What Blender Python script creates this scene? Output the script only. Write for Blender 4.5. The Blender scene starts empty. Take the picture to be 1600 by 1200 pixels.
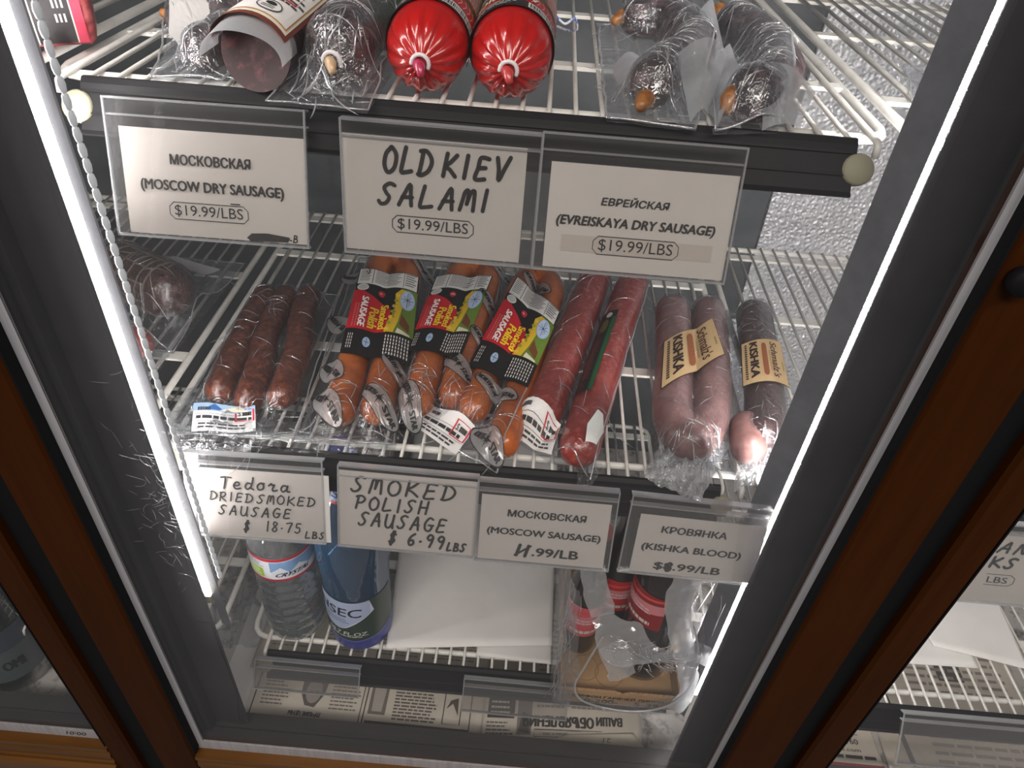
import bpy, bmesh, math, random
from mathutils import Vector, Matrix, noise
from mathutils.geometry import tessellate_polygon
R = math.radians
random.seed(7)
scene = bpy.context.scene
COL = scene.collection

# ------------------------------------------------------------------ camera
cam_d = bpy.data.cameras.new('camera'); cam = bpy.data.objects.new('camera', cam_d); COL.objects.link(cam)
cam_d.sensor_fit = 'HORIZONTAL'; cam_d.sensor_width = 36.0; cam_d.lens = 36.0 * 1132.74 / 1600.0
cam_d.clip_start = 0.01
_right = Vector((0.99641495, 0.05951657, 0.06012506)); _down = Vector((0.08422445, -0.63092838, -0.77125587)); _fwd = Vector((-0.0079679, 0.77355488, -0.63367922))
_m = Matrix((_right, -_down, -_fwd)).transposed().to_4x4(); _m.translation = Vector((0.0443, -0.446, 1.35))
cam.matrix_world = _m
scene.camera = cam

# ------------------------------------------------------------------ world, store lights, exposure
scene.view_settings.view_transform = 'Standard'; scene.view_settings.look = 'None'
scene.view_settings.gamma = 1.0; scene.view_settings.use_curve_mapping = False
scene.view_settings.exposure = 0.0
scene.cycles.max_bounces = 10; scene.cycles.transparent_max_bounces = 40
scene.cycles.caustics_reflective = False; scene.cycles.caustics_refractive = False
w = bpy.data.worlds.new('store'); scene.world = w; w.use_nodes = True
w.node_tree.nodes['Background'].inputs[0].default_value = (1.0, 0.955, 0.91, 1)
w.node_tree.nodes['Background'].inputs[1].default_value = 0.15

def area_light(name, loc, target, sx, sy, power, color):
    d = bpy.data.lights.new(name, 'AREA'); d.shape = 'RECTANGLE'; d.size = sx; d.size_y = sy; d.energy = power; d.color = color
    o = bpy.data.objects.new(name, d); COL.objects.link(o); o.location = loc
    o.rotation_euler = (Vector(target) - Vector(loc)).to_track_quat('-Z', 'Y').to_euler(); return o
# shop ceiling lights behind the camera
area_light('shop_ceiling_light', (-0.4, -2.0, 3.0), (0, 0, 0.8), 1.4, 0.5, 42.0, (1.0, 0.96, 0.92))
area_light('shop_ceiling_light', (1.1, -1.5, 3.0), (0, 0, 0.8), 1.4, 0.5, 26.0, (1.0, 0.96, 0.92))
# ------------------------------------------------------------------ materials
def lin(c):
    return tuple((v / 255 / 12.92) if v / 255 <= 0.04045 else ((v / 255 + 0.055) / 1.055) ** 2.4 for v in c) + (1.0,)
_mats = {}
def mat(name, rgb=(128, 128, 128), rough=0.5, metal=0.0, emit=0.0, noise_rgb=None, scale=20.0, lo=0.4, hi=0.65, bump=0.0, bscale=60.0, spec=0.5, coat=0.0, stretch=None, vor=None):
    if name in _mats: return _mats[name]
    m = bpy.data.materials.new(name); m.use_nodes = True; nt = m.node_tree; b = nt.nodes['Principled BSDF']
    b.inputs['Base Color'].default_value = lin(rgb); b.inputs['Roughness'].default_value = rough; b.inputs['Metallic'].default_value = metal
    b.inputs['Specular IOR Level'].default_value = spec; b.inputs['Coat Weight'].default_value = coat; b.inputs['Coat Roughness'].default_value = 0.12
    if emit: b.inputs['Emission Color'].default_value = lin(rgb); b.inputs['Emission Strength'].default_value = emit
    if noise_rgb or bump:
        tc = nt.nodes.new('ShaderNodeTexCoord'); mp = nt.nodes.new('ShaderNodeMapping'); nt.links.new(tc.outputs['Object'], mp.inputs[0])
        if stretch: mp.inputs['Scale'].default_value = stretch
    if noise_rgb:
        n = nt.nodes.new('ShaderNodeTexNoise'); n.inputs['Scale'].default_value = scale; n.inputs['Detail'].default_value = 6; n.inputs['Roughness'].default_value = 0.65
        nt.links.new(mp.outputs[0], n.inputs['Vector'])
        r = nt.nodes.new('ShaderNodeValToRGB'); r.color_ramp.elements[0].position = lo; r.color_ramp.elements[1].position = hi
        r.color_ramp.elements[0].color = lin(rgb); r.color_ramp.elements[1].color = lin(noise_rgb)
        nt.links.new(n.outputs['Fac'], r.inputs[0]); nt.links.new(r.outputs[0], b.inputs['Base Color'])
    if bump:
        if vor:
            n2 = nt.nodes.new('ShaderNodeTexVoronoi'); n2.feature = 'SMOOTH_F1'; n2.inputs['Smoothness'].default_value = 0.6; o = 'Distance'
        else:
            n2 = nt.nodes.new('ShaderNodeTexNoise'); n2.inputs['Detail'].default_value = 4; o = 'Fac'
        n2.inputs['Scale'].default_value = bscale; nt.links.new(mp.outputs[0], n2.inputs['Vector'])
        bp = nt.nodes.new('ShaderNodeBump'); bp.inputs['Strength'].default_value = bump; bp.inputs['Distance'].default_value = 0.004
        nt.links.new(n2.outputs[o], bp.inputs['Height']); nt.links.new(bp.outputs[0], b.inputs['Normal'])
    _mats[name] = m; return m

def clear(name, tint=(245, 247, 248), base=0.05, edge=0.5, rough=0.08, milky=0.2, bump=0.0, bscale=60.0, white=(235, 238, 242), streak=None, distort=0.0):
    """thin clear plastic or glass: mostly see-through, a sheen that grows to grazing angles, a little milkiness"""
    if name in _mats: return _mats[name]
    m = bpy.data.materials.new(name); m.use_nodes = True; nt = m.node_tree; nt.nodes.clear(); N = nt.nodes.new; L = nt.links.new
    out = N('ShaderNodeOutputMaterial'); tr = N('ShaderNodeBsdfTransparent'); tr.inputs[0].default_value = lin(tint)
    gl = N('ShaderNodeBsdfGlossy'); gl.inputs['Roughness'].default_value = rough; gl.inputs['Color'].default_value = (0.95, 0.97, 1, 1)
    df = N('ShaderNodeBsdfDiffuse'); df.inputs[0].default_value = lin(white); tl = N('ShaderNodeBsdfTranslucent'); tl.inputs[0].default_value = lin(white)
    dm = N('ShaderNodeMixShader'); dm.inputs[0].default_value = 0.35; L(df.outputs[0], dm.inputs[1]); L(tl.outputs[0], dm.inputs[2])
    sm = N('ShaderNodeMixShader'); sm.inputs[0].default_value = milky; L(gl.outputs[0], sm.inputs[1]); L(dm.outputs[0], sm.inputs[2])
    lw = N('ShaderNodeLayerWeight'); lw.inputs[0].default_value = 0.35
    ma = N('ShaderNodeMath'); ma.operation = 'MULTIPLY_ADD'; ma.inputs[1].default_value = edge; ma.inputs[2].default_value = base; ma.use_clamp = True
    L(lw.outputs['Facing'], ma.inputs[0])
    mx = N('ShaderNodeMixShader'); L(tr.outputs[0], mx.inputs[1]); L(sm.outputs[0], mx.inputs[2]); fac = ma.outputs[0]
    tc = N('ShaderNodeTexCoord'); mp = N('ShaderNodeMapping'); L(tc.outputs['Object'], mp.inputs[0])
    if bump:
        n2 = N('ShaderNodeTexNoise'); n2.inputs['Scale'].default_value = bscale; n2.inputs['Detail'].default_value = 3; n2.inputs['Distortion'].default_value = distort
        L(mp.outputs[0], n2.inputs['Vector'])
        bp = N('ShaderNodeBump'); bp.inputs['Strength'].default_value = bump; bp.inputs['Distance'].default_value = 0.004
        L(n2.outputs['Fac'], bp.inputs['Height'])
        L(bp.outputs[0], gl.inputs['Normal']); L(bp.outputs[0], lw.inputs['Normal'])
    if streak:
        sc, thr, amt, stretch = streak
        mp2 = N('ShaderNodeMapping'); mp2.inputs['Scale'].default_value = stretch; L(tc.outputs['Object'], mp2.inputs[0])
        n3 = N('ShaderNodeTexNoise'); n3.inputs['Scale'].default_value = sc; n3.inputs['Detail'].default_value = 8; n3.inputs['Distortion'].default_value = 1.2; L(mp2.outputs[0], n3.inputs['Vector'])
        r = N('ShaderNodeMapRange'); r.inputs[1].default_value = thr; r.inputs[2].default_value = thr + 0.12; r.inputs[3].default_value = 0; r.inputs[4].default_value = amt
        L(n3.outputs['Fac'], r.inputs[0]); a2 = N('ShaderNodeMath'); a2.operation = 'ADD'; a2.use_clamp = True; L(fac, a2.inputs[0]); L(r.outputs[0], a2.inputs[1]); fac = a2.outputs[0]
    L(fac, mx.inputs[0]); L(mx.outputs[0], out.inputs[0])
    _mats[name] = m; return m
def ink(rgb, rough=0.55):
    return mat('ink_%d_%d_%d_%d' % (*rgb, int(rough * 100)), rgb, rough)

# ------------------------------------------------------------------ mesh helpers
def link(o, parent=None):
    COL.objects.link(o)
    if parent is not None: o.parent = parent
    return o
def root_of(p):
    while p.parent is not None: p = p.parent
    return p
class MB:
    def __init__(s): s.v = []; s.f = []; s.m = []; s.mi = 0
    def add(s, vs, fs):
        k = len(s.v); s.v += [tuple(v) for v in vs]; s.f += [tuple(i + k for i in f) for f in fs]; s.m += [s.mi] * len(fs); return s
    def box(s, x0, y0, z0, x1, y1, z1):
        return s.hexa([(x0, y0, z0), (x1, y0, z0), (x1, y1, z0), (x0, y1, z0), (x0, y0, z1), (x1, y0, z1), (x1, y1, z1), (x0, y1, z1)])
    def hexa(s, c): return s.add(c, [(0, 3, 2, 1), (4, 5, 6, 7), (0, 1, 5, 4), (1, 2, 6, 5), (2, 3, 7, 6), (3, 0, 4, 7)])
    def obox(s, o, X, Y, Z):  # corner + three edge vectors
        o, X, Y, Z = map(Vector, (o, X, Y, Z))
        return s.hexa([o, o + X, o + X + Y, o + Y, o + Z, o + X + Z, o + X + Y + Z, o + Y + Z])
    def prism(s, prof, a, b, axis):  # profile in the two other axes, extruded along axis from a to b
        n = len(prof); vs = []
        for t in (a, b):
            for p in prof:
                vs.append({'x': (t, p[0], p[1]), 'y': (p[0], t, p[1]), 'z': (p[0], p[1], t)}[axis])
        return s.add(vs, [tuple(range(n))[::-1], tuple(range(n, 2 * n))] + [(i, (i + 1) % n, n + (i + 1) % n, n + i) for i in range(n)])
    def tube(s, path, rad, seg=12, cap='flat', wob=None, closed=False):
        P = [Vector(p) for p in path]; n = len(P)
        rr = rad if isinstance(rad, (list, tuple)) else [rad] * n
        T = []
        for i in range(n):
            if closed: T.append((P[(i + 1) % n] - P[i - 1]).normalized())
            else: T.append((P[min(i + 1, n - 1)] - P[max(i - 1, 0)]).normalized())
        up = Vector((0, 0, 1)) if abs(T[0].z) < 0.9 else Vector((1, 0, 0))
        A = (up - T[0] * up.dot(T[0])).normalized(); rings = []
        if cap == 'round' and not closed:
            for k in range(4): 
                a = math.pi / 2 * (k + .6) / 4.6; rings.append((P[0] - T[0] * rr[0] * math.cos(a), T[0], rr[0] * math.sin(a)))
        for i in range(n): rings.append((P[i], T[i], rr[i]))
        if cap == 'round' and not closed:
            for k in reversed(range(4)):
                a = math.pi / 2 * (k + .6) / 4.6; rings.append((P[-1] + T[-1] * rr[-1] * math.cos(a), T[-1], rr[-1] * math.sin(a)))
        vs = []
        for c, t, r in rings:
            A = (A - t * A.dot(t)).normalized(); B = t.cross(A)
            for k in range(seg):
                th = 2 * math.pi * k / seg; d = A * math.cos(th) + B * math.sin(th); q = c + d * r
                if wob: q += d * r * wob[0] * noise.noise(q * wob[1])
                vs.append(q)
        m = len(rings); fs = []
        for i in range(m if closed else m - 1):
            for k in range(seg):
                j = (i + 1) % m; fs.append((i * seg + k, i * seg + (k + 1) % seg, j * seg + (k + 1) % seg, j * seg + k))
        if not closed: fs.append(tuple(range(seg))[::-1]); fs.append(tuple(range((m - 1) * seg, m * seg)))
        return s.add(vs, fs)
    def lathe(s, prof, c, seg=32, ax=None, fn=None):  # prof: (r, h); axis frame ax = (U, V, W) with W the axis
        U, V, W = [Vector(a) for a in (ax or ((1, 0, 0), (0, 1, 0), (0, 0, 1)))]; c = Vector(c); vs = []
        for r, h in prof:
            for k in range(seg):
                th = 2 * math.pi * k / seg; q = r * (fn(th, h) if fn else 1)
                vs.append(c + U * q * math.cos(th) + V * q * math.sin(th) + W * h)
        fs = [(i * seg + k, i * seg + (k + 1) % seg, (i + 1) * seg + (k + 1) % seg, (i + 1) * seg + k) for i in range(len(prof) - 1) for k in range(seg)]
        fs.append(tuple(range(seg))[::-1]); n = len(prof); fs.append(tuple(range((n - 1) * seg, n * seg)))
        return s.add(vs, fs)
    def grid(s, fn, nu, nv):
        vs = [fn(i / nu, j / nv) for j in range(nv + 1) for i in range(nu + 1)]
        return s.add(vs, [(j * (nu + 1) + i, j * (nu + 1) + i + 1, (j + 1) * (nu + 1) + i + 1, (j + 1) * (nu + 1) + i) for j in range(nv) for i in range(nu)])
    def build(s, name, mats, parent=None, smooth=False, sub=0, solid=0.0):
        if not isinstance(mats, (list, tuple)): mats = [mats]
        if parent is None:
            n = len(s.v); o0 = Vector((sum(v[0] for v in s.v) / n, sum(v[1] for v in s.v) / n, min(v[2] for v in s.v)))
        else: o0 = root_of(parent).location.copy()
        me = bpy.data.meshes.new(name); me.from_pydata([(v[0] - o0.x, v[1] - o0.y, v[2] - o0.z) for v in s.v], [], s.f)
        for m in mats: me.materials.append(m)
        for p, mi in zip(me.polygons, s.m): p.material_index = mi; p.use_smooth = smooth
        bm = bmesh.new(); bm.from_mesh(me); bmesh.ops.recalc_face_normals(bm, faces=bm.faces); bm.to_mesh(me); bm.free()
        o = bpy.data.objects.new(name, me); link(o, parent)
        if parent is None: o.location = o0
        if solid: q = o.modifiers.new('s', 'SOLIDIFY'); q.thickness = solid; q.offset = 0
        if sub: q = o.modifiers.new('u', 'SUBSURF'); q.levels = sub; q.render_levels = sub
        return o
def thing(name, label, cat, loc, group=None):
    o = bpy.data.objects.new(name, None); o.empty_display_size = 0.02; COL.objects.link(o); o.location = loc
    return tag(o, label, cat, group)
def tag(o, label, cat, group=None):
    o['label'] = label; o['category'] = cat
    if group: o['group'] = group
    return o
def structure(name, loc=(0, 0, 0)):
    o = bpy.data.objects.new(name, None); COL.objects.link(o); o.location = loc; o['kind'] = 'structure'; return o
def smooth_path(pts, n=6):
    P = [Vector(p) for p in pts]; out = []
    for i in range(len(P) - 1):
        a, b, c, d = P[max(i - 1, 0)], P[i], P[i + 1], P[min(i + 2, len(P) - 1)]
        for k in range(n):
            t = k / n; out.append(0.5 * ((2 * b) + (c - a) * t + (2 * a - 5 * b + 4 * c - d) * t * t + (-a + 3 * b - 3 * c + d) * t ** 3))
    out.append(P[-1]); return out

# ------------------------------------------------------------------ printing: flat art laid on any surface
_txt = {}
def text_mesh(s, bold=0.0):
    k = (s, bold)
    if k not in _txt:
        c = bpy.data.curves.new('t', 'FONT'); c.body = s; c.size = 1.0; c.resolution_u = 3; c.offset = bold; c.fill_mode = 'FRONT'
        if bold: c.space_character = 1.0 + bold * 2
        o = bpy.data.objects.new('t', c); me = bpy.data.meshes.new_from_object(o)
        vs = [(v.co.x, v.co.y) for v in me.vertices]; fs = [tuple(p.vertices) for p in me.polygons]
        bpy.data.objects.remove(o); bpy.data.meshes.remove(me); bpy.data.curves.remove(c)
        if not vs: _txt[k] = ([], [], 0, 0, 0, 0)
        else: _txt[k] = (vs, fs, min(v[0] for v in vs), max(v[0] for v in vs), min(v[1] for v in vs), max(v[1] for v in vs))
    return _txt[k]
HAND = {  # handwritten capitals as pen strokes in a unit box
 'O': [[(.5, 1), (.15, .75), (.1, .3), (.4, 0), (.8, .2), (.85, .7), (.5, 1.0), (.4, .95)]], 'L': [[(.25, 1), (.15, .5), (.1, .03), (.4, .02), (.8, .08)]],
 'D': [[(.25, .98), (.2, .5), (.12, .02)], [(.05, .95), (.5, .95), (.9, .6), (.75, .2), (.3, .0), (.05, .03)]], 'K': [[(.2, 1), (.15, .5), (.1, 0)], [(.85, .95), (.5, .65), (.18, .45), (.5, .3), (.9, .02)]],
 'I': [[(.5, 1), (.45, .5), (.4, 0)]], 'E': [[(.85, .95), (.3, .97), (.2, .5), (.1, .03), (.75, .05)], [(.2, .52), (.7, .55)]], 'V': [[(.1, 1), (.3, .5), (.4, .02), (.65, .5), (.95, 1.05)]],
 'S': [[(.9, .92), (.6, 1), (.3, .8), (.45, .55), (.65, .35), (.5, .08), (.2, .02), (.05, .15)]], 'A': [[(.05, 0), (.3, .5), (.6, 1), (.7, .5), (.8, 0)], [(.2, .38), (.8, .4)]],
 'M': [[(.05, 0), (.15, .5), (.22, .85), (.4, .95), (.45, .6), (.42, .3)], [(.42, .3), (.55, .8), (.75, .95), (.82, .6), (.85, 0)]], 'R': [[(.2, 1), (.15, .5), (.1, 0)], [(.1, .95), (.6, 1), (.75, .75), (.5, .5), (.2, .48), (.5, .25), (.85, 0)]],
 'U': [[(.15, 1), (.1, .3), (.3, .02), (.6, .1), (.8, .5), (.85, 1)], [(.85, 1), (.8, .4), (.85, 0)]], 'G': [[(.85, .9), (.5, 1), (.15, .6), (.2, .15), (.55, 0), (.8, .2), (.82, .45)], [(.5, .45), (.95, .45)]],
 'P': [[(.25, 1), (.2, .5), (.12, 0)], [(.05, .92), (.55, 1), (.85, .75), (.6, .48), (.22, .45)]], 'H': [[(.2, 1), (.15, .5), (.1, 0)], [(.85, 1), (.8, .5), (.75, 0)], [(.15, .5), (.85, .5)]],
 'N': [[(.1, 0), (.2, .5), (.25, .95), (.5, .5), (.75, .05), (.85, .5), (1.0, 1)]], 'B': [[(.2, 1), (.15, .5), (.1, 0)], [(.1, .97), (.6, .95), (.65, .65), (.2, .52), (.7, .45), (.75, .1), (.1, .02)]],
 'T': [[(.0, .95), (.5, 1.0), (1.0, .97)], [(.45, 1), (.42, .5), (.35, 0)]], 'e': [[(.15, .3), (.6, .35), (.6, .55), (.35, .6), (.12, .3), (.35, .02), (.8, .1)]], 'd': [[(.65, .5), (.3, .55), (.1, .25), (.3, .02), (.6, .2), (.75, .6), (.8, 1.05)], [(.72, .5), (.65, .15), (.9, .02)]],
 'o': [[(.4, .6), (.12, .35), (.25, .02), (.65, .1), (.7, .45), (.4, .6), (.75, .58)]], 'r': [[(.05, .45), (.3, .65), (.35, .5), (.6, .55), (.45, .25), (.5, .02), (.9, .1)]], 'a': [[(.65, .5), (.3, .55), (.1, .25), (.3, .02), (.6, .2), (.72, .55)], [(.72, .55), (.68, .1), (.95, .05)]],
 '$': [[(.8, .8), (.5, .9), (.25, .7), (.5, .5), (.7, .3), (.45, .1), (.1, .2)], [(.65, 1.05), (.35, -.08)], [(.5, 1.05), (.25, .0)]], '1': [[(.5, 1), (.45, .5), (.4, 0)]], '8': [[(.7, .9), (.4, 1), (.25, .75), (.55, .5), (.75, .2), (.4, 0), (.15, .2), (.45, .52), (.75, .8), (.6, .95)]],
 '7': [[(.1, .9), (.5, .95), (.85, .95), (.6, .5), (.4, 0)]], '5': [[(.85, .95), (.35, .95), (.28, .55), (.65, .55), (.75, .2), (.4, 0), (.1, .1)]], '6': [[(.75, .95), (.35, .7), (.15, .3), (.35, 0), (.7, .15), (.6, .42), (.25, .35)]], '9': [[(.75, .7), (.45, .55), (.2, .75), (.45, 1), (.78, .85), (.72, .4), (.55, 0)]],
 '.': [[(.35, .38), (.5, .42)]],
}
class Art:
    """coloured shapes in a flat (u, v) frame, u to the right and v up; laid on a surface by fn(u, v, lift)"""
    def __init__(s): s.sh = []
    def poly(s, pts, rgb, lift=1):
        s.sh.append((list(pts), [tuple(t) for t in tessellate_polygon([[Vector((p[0], p[1], 0)) for p in pts]])], rgb, lift)); return s
    def rect(s, u0, v0, u1, v1, rgb, lift=1): return s.poly([(u0, v0), (u1, v0), (u1, v1), (u0, v1)], rgb, lift)
    def oval(s, u, v, ru, rv, rgb, lift=1, n=20, rot=0.0):
        c, d = math.cos(rot), math.sin(rot)
        return s.poly([(u + ru * math.cos(a) * c - rv * math.sin(a) * d, v + ru * math.cos(a) * d + rv * math.sin(a) * c) for a in [2 * math.pi * k / n for k in range(n)]], rgb, lift)
    def line(s, pts, w, rgb, lift=2, smooth=False):
        P = [Vector((p[0], p[1], 0)) for p in pts]
        if smooth and len(P) > 2: P = smooth_path(P, 5)
        vs = []; fs = []
        for i, p in enumerate(P):
            t = (P[min(i + 1, len(P) - 1)] - P[max(i - 1, 0)]); t = t.normalized() if t.length > 1e-9 else Vector((1, 0, 0))
            nn = Vector((-t.y, t.x, 0)) * w / 2; vs += [tuple((p + nn)[:2]), tuple((p - nn)[:2])]
        for i in range(len(P) - 1): fs += [(2 * i, 2 * i + 1, 2 * i + 3), (2 * i, 2 * i + 3, 2 * i + 2)]
        for e, t in ((P[0], 1), (P[-1], 1)):
            k = len(vs); vs += [(e.x + w / 2 * math.cos(a * math.pi / 4), e.y + w / 2 * math.sin(a * math.pi / 4)) for a in range(8)]
            fs += [(k, k + a, k + a + 1) for a in range(1, 7)]
        s.sh.append((vs, fs, rgb, lift)); return s
    def outline(s, pts, w, rgb, lift=2):
        return s.line(list(pts) + [pts[0]], w, rgb, lift)
    def text(s, t, u, v, width=None, height=None, rgb=(20, 20, 20), bold=0.0, slant=0.0, rot=0.0, lift=3):
        vs, fs, a, b, c, d = text_mesh(t)
        if not vs: return s
        sx = width / (b - a) if width else height / (d - c); sy = height / (d - c) if height else sx
        cr, sr = math.cos(rot), math.sin(rot); out = []
        for x, y in vs:
            x = (x - (a + b) / 2) * sx; y = (y - (c + d) / 2) * sy; x += slant * y; out.append((u + x * cr - y * sr, v + x * sr + y * cr))
        e = bold * abs(sy) * 0.9
        for k, (dx, dy) in enumerate(((0, 0), (e, 0), (-e, 0), (0, e * .6), (0, -e * .6)) if bold else ((0, 0),)):
            s.sh.append(([(p[0] + dx * cr - dy * sr, p[1] + dx * sr + dy * cr) for p in out], fs, rgb, lift + k * 0.15))
        return s
    def hand(s, t, u, v, width, height, pen, rgb=(22, 18, 18), slant=0.12, gap=0.22, lift=3):
        n = sum(0.55 if c in ' .1I' else 1.0 for c in t) + gap * (len(t) - 1); cw = width / n; x = u - width / 2
        for c in t:
            wc = cw * (0.55 if c in ' .1I' else 1.0); dy = random.uniform(-.04, .04) * height
            for st in HAND.get(c, []):
                s.line([(x + wc * p[0] + slant * height * (p[1] - .5), v - height / 2 + height * p[1] + dy) for p in st], pen, rgb, lift, True)
            x += wc + cw * gap
        return s
    def rows(s, u0, v0, u1, v1, n, rgb, fill=0.45, ragged=0.25, lift=3, words=True, rot90=False):
        for i in range(n):
            v = v1 - (i + .5) * (v1 - v0) / n; h = (v1 - v0) / n * fill / 2; e = u1 - random.random() * ragged * (u1 - u0); x = u0
            while x < e:
                l = (u1 - u0) * random.uniform(.08, .2) if words else e - x
                s.rect(x, v - h, min(x + l, e), v + h, rgb, lift); x += l + (u1 - u0) * .025
        return s
    def build(s, name, fn, parent, step=None, unit=0.00012, rough=0.55, special=None):
        cols = []; mb = MB()
        for vs, fs, rgb, lift in s.sh:
            if rgb not in cols: cols.append(rgb)
            mi = cols.index(rgb)
            if step:
                bm = bmesh.new(); V = [bm.verts.new((p[0], p[1], 0)) for p in vs]
                for f in fs:
                    try: bm.faces.new([V[i] for i in f])
                    except ValueError: pass
                for _ in range(7):
                    es = [e for e in bm.edges if e.calc_length() > step]
                    if not es: break
                    bmesh.ops.subdivide_edges(bm, edges=es, cuts=1); bmesh.ops.triangulate(bm, faces=bm.faces)
                bm.verts.index_update(); vs = [(v.co.x, v.co.y) for v in bm.verts]; fs = [tuple(v.index for v in f.verts) for f in bm.faces]; bm.free()
            mb.mi = mi; mb.add([fn(p[0], p[1], lift * unit) for p in vs], fs)
        return mb.build(name, [(special or {}).get(c) or ink(c, rough) for c in cols], parent)

# ================================================================== THE SETTING: a run of glass-door coolers
M_brown = mat('bronze_frame', (58, 26, 2), 0.55, spec=0.08, noise_rgb=(49, 21, 1), scale=8, stretch=(6, 6, 0.4), bump=0.03, bscale=40)
M_black = mat('black_rubber', (12, 11, 12), 0.7, spec=0.2); M_bronze_lit = mat('lit_bronze', (116, 74, 28), 0.35, 0.4, noise_rgb=(98, 60, 20), scale=9, stretch=(0.4, 6, 6)); M_sill = mat('dark_sill', (60, 56, 58), 0.5, noise_rgb=(50, 47, 49), scale=12, stretch=(0.5, 6, 6))  # bottom rail bronze is lighter: warm light put into its colour
M_silver = mat('brushed_aluminium', (176, 173, 176), 0.45, 0.15, noise_rgb=(158, 156, 160), scale=30, stretch=(8, 8, 0.3))
M_mull = mat('dark_mullion', (46, 45, 49), 0.5, 0.0, noise_rgb=(38, 37, 41), scale=14, bump=0.04, bscale=50)
M_lampcase = mat('lamp_aluminium', (128, 130, 136), 0.38, 0.5, noise_rgb=(104, 106, 112), scale=12)
M_led = mat('lamp_diffuser', (253, 250, 248), 0.3, emit=62.0); M_led_thin = mat('thin_lamp_diffuser', (253, 250, 248), 0.3, emit=190.0)
M_dot = mat('lamp_reflection', (150, 153, 157), 0.6, emit=0.7)
M_dark_panel = mat('dark_liner', (84, 88, 92), 0.5, noise_rgb=(68, 72, 76), scale=9, bump=0.05, bscale=120)
M_emboss = mat('embossed_aluminium', (222, 223, 227), 0.28, 0.3, noise_rgb=(196, 198, 204), scale=5, bump=1.0, bscale=200, vor=True)
M_floor = mat('case_floor_metal', (196, 192, 188), 0.5, 0.2, noise_rgb=(110, 106, 104), scale=60, lo=0.5, hi=0.68)
M_white = mat('white_coated_wire', (226, 225, 220), 0.35, noise_rgb=(208, 206, 200), scale=40)
M_cream = mat('cream_plastic', (140, 137, 116), 0.7)
M_rail = mat('black_price_rail', (17, 16, 19), 0.55, spec=0.2, noise_rgb=(15, 14, 17), scale=18, bump=0.03, bscale=30, stretch=(0.4, 6, 6))
M_glass = clear('door_glass', (253, 252, 251), 0.012, 0.10, 0.02, 0.25)
M_glass_worn = clear('door_glass_worn', (253, 252, 251), 0.012, 0.10, 0.02, 0.25)

def struct(name, mb, m, parent=None, smooth=False):
    o = mb.build(name, m, parent, smooth)
    if parent is None: o['kind'] = 'structure'
    return o
ZB, ZT = 0.36, 1.78
struct('wall_back', MB().box(-1.15, 0.50, ZB, 0.365, 0.53, ZT), M_dark_panel)
struct('wall_back_right', MB().box(0.367, 0.496, ZB, 1.15, 0.526, ZT), M_emboss)
struct('wall_left', MB().box(-1.18, -0.05, ZB, -1.15, 0.53, ZT), M_dark_panel)
struct('wall_right', MB().box(1.15, -0.05, ZB, 1.18, 0.53, ZT), M_emboss)
struct('ceiling', MB().box(-1.18, -0.06, ZT, 1.18, 0.53, ZT + 0.03), M_dark_panel)
struct('floor', MB().box(-1.15, -0.044, 0.415, 1.15, 0.50, 0.445), M_floor)
# the case front: sill, mullions
sill = MB().prism([(-0.086, 0.40), (-0.086, 0.500), (-0.068, 0.4935), (-0.066, 0.4905), (-0.045, 0.485), (-0.045, 0.40)], -1.15, 1.15, 'x')
struct('trim_1', sill, M_sill)
for k, (xa, xb) in enumerate(((-0.424, -0.2385), (0.2605, 0.420))):
    pr = [(xa - 0.004, -0.0585), (xa, -0.060), (xb, -0.060), (xb + 0.004, -0.0585), (xb - 0.014, -0.0405), (xa + 0.014, -0.0405)]
    o = struct('trim_%d' % (k + 2), MB().prism(pr, 0.46, ZT, 'z'), M_mull)
    for x0, x1, y in ((xa + 0.034, xa + 0.041, -0.073), (xa + 0.043, xa + 0.051, -0.080), (xb - 0.041, xb - 0.034, -0.073), (xb - 0.051, xb - 0.043, -0.080)):
        MB().box(x0, y, 0.49, x1, -0.060, ZT).build('gasket', M_mull, o)
    if k == 0:  # the cover below the lamp is a little wider, with a chamfered foot
        MB().prism([(xb, 0.486), (xb - 0.012, 0.486), (xb - 0.012, 0.70), (xb + 0.0015, 0.70), (xb + 0.0025, 0.56), (xb - 0.006, 0.50)], -0.0612, -0.0588, 'y').build('foot', M_mull, o)
# lamps on the mullions
def strip_lamp(name, label, xd, yd, plate, z0, z1, dots=None, cap=None, rd=0.0045, led=None):
    t = thing(name, label, 'lamp', (xd, yd, z0), 'cooler strip lamps')
    MB().tube([(xd, yd, z0), (xd, yd, z1)], rd, 10).build('diffuser', led or M_led, t, True)
    (xa, ya), (xb, yb) = plate; d = Vector((xb - xa, yb - ya, 0)); n = Vector((-d.y, d.x, 0)).normalized() * 0.0015
    MB().obox((xa, ya, z0 - 0.05), d, n, (0, 0, z1 - z0 + 0.05)).build('housing', M_lampcase, t)
    if cap: MB().box(*cap).build('end_cap', M_cream, t)
    if dots:  # row of glowing beads stands in for the strip's reflection
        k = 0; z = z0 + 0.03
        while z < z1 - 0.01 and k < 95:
            MB().lathe([(0.0010, -0.0046), (0.0019, -0.0036), (0.0024, 0), (0.0019, 0.0036), (0.0010, 0.0046)], (dots[0], dots[1], z), 8).build('reflection_bead', M_dot, t, True); z += 0.0093; k += 1
    return t
strip_lamp('strip_lamp', 'bright white strip lamp on the left dark post with its dotted reflection built as glowing beads', -0.2385, -0.0460, ((-0.2325, -0.0500), (-0.2235, -0.0525)), 0.733, 1.62, (-0.2200, -0.0480), (-0.2455, -0.053, 0.722, -0.2330, -0.041, 0.7325))
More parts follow.
